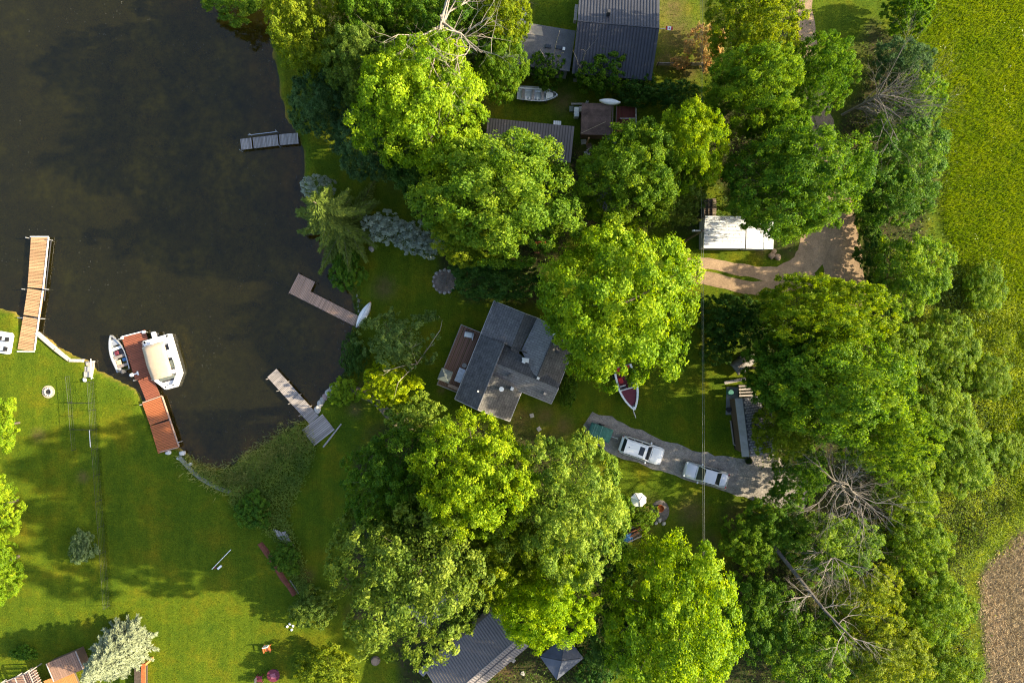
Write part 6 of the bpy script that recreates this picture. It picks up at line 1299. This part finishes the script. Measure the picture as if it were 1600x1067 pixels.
for i,(a_,b_,r_) in enumerate(((263,707,0.25),(285,708,0.3),(280,716,0.2),(297,725,0.18))):
    q = P(a_,b_); o = tag(B().rock((0,0,0.0),r_,rng,(1.3,0.9,0.7)).build('shore_rock', mat('white_rock',(0.62,0.60,0.55),0.85,0.15,4,0.3), None, True), ('white rock at the foot of the red dock','largest white rock beside the kerb at the red dock','white rock where the grey kerb begins','small white rock in the reeds beside the kerb')[i], 'rock', 'white rocks at the red dock'); o.location = (q.x,q.y,-0.02)
for i,(a_,b_,r_) in enumerate(((558,462,0.2),(560,470,0.22),(559,478,0.18),(561,487,0.22),(558,494,0.2))):
    q = P(a_,b_); o = tag(B().rock((0,0,-0.08),r_,rng,(0.8,1.2,0.8)).build('shore_rock', M_STONE, None, True), ('topmost small pale rock of the waterside row above the canoe','second small pale rock down the row above the canoe','middle small pale rock of the row above the canoe','fourth small pale rock down the row above the canoe','small pale rock nearest the canoe at the water')[i], 'rock', 'rocks at the canoe'); o.location = (q.x,q.y,-0.05)
q = P(580,389,0.2); o = tag(B().rock((0,0,0.08),0.3,rng).build('rock', M_STONE, None, True), 'pale rock on the lawn between the spruce and silvery shrubs', 'rock'); o.location = (q.x,q.y,0)
# wire fences
def fence(name, label, px_, m_post, h=1.1, sp=2.4, ns=5):
    q = P(*px_[0]); t = thing(name, label, 'fence', (q.x,q.y,0)); pts = []
    for a_,b_ in zip(px_,px_[1:]):
        p0, p1 = Vector(loc(*a_,0,t)), Vector(loc(*b_,0,t)); nn = max(1,round((p1-p0).length/sp)); pts += [p0.lerp(p1,k/nn) for k in range(nn)]
    pts.append(Vector(loc(*px_[-1],0,t))); me = meshm(B().cyl((0,0),0.024,0,h,7),'post',m_post)
    for p in pts: inst('post', me, t, (p.x,p.y,0))
    for k in range(ns): z_ = h*(0.12+0.86*k/(ns-1)); B().tube([(p.x,p.y,z_) for p in pts], 0.014 if k == ns-1 else 0.006, 4).build('top_rail' if k == ns-1 else 'wire', M_WIRE, t)
    return t
fence('wire_fence', 'long thin wire fence running down the lawn between the two gardens', [(147,596),(150,640),(154,700),(160,780),(166,860),(172,945)], M_WIRE, 1.2)
fence('garden_fence', 'low wire fence of the narrow pen beside the fire ring', [(109,588),(113,628),(116,670),(119,702)], M_WIRE, 0.7, 1.6, 3)
fence('pen_divider', 'short wire divider across the pen nearer the water', [(113,629),(145,629)], M_WIRE, 0.6, 1.1, 3); fence('pen_divider', 'short wire divider across the pen farther from the water', [(116,670),(148,671)], M_WIRE, 0.6, 1.1, 3)
q = P(141,685); o = tag(B().cbox((0,0,0.05),(0.05,1.8,0.05),R(4)).build('white_pipe', M_WHT, None), 'white pipe lying on the grass beside the wire fence', 'pipe'); o.location = (q.x,q.y,0)
# power line
q = P(1060,382); t = thing('utility_pole', 'brown wooden utility pole with crossarm beside the white shed', 'pole', (q.x,q.y,0))
B().tube([(0,0,-0.3),(0,0,9.2)], [0.16,0.11], 10).build('pole', M_DKW, t); B().box((-0.9,-0.06,8.7),(0.75,0.06,8.82)).build('crossarm', M_GREYB, t); B().tube([(-0.5,0.05,8.2),(0.3,0.05,8.68)], 0.02, 5).build('brace', M_ALU, t)
for x in (-0.75,0.6): B().lathe((x,0,8.82),[(0.05,0),(0.08,0.08),(0.05,0.16)],10).build('insulator', M_WHT, t)
wx = P(1097,363,9.0).x
for i, (dx, zw_) in enumerate(((0.0,9.0),(0.32,8.4))):
    pts = []
    for k in range(41):
        y = -90+k*4.5; pts.append((wx+dx-0.004*(y), y, zw_-0.9*(1-((y-11)/100)**2 if abs(y-11) < 100 else 0)*0.0+0.00006*(y-11)**2))
    tag(B().tube(pts, 0.009, 5).build('power_line', M_CABLE, None), ('thicker of the two overhead wires, on the cottage side','overhead wire on the meadow side of the pair')[i], 'wire', 'overhead wires')
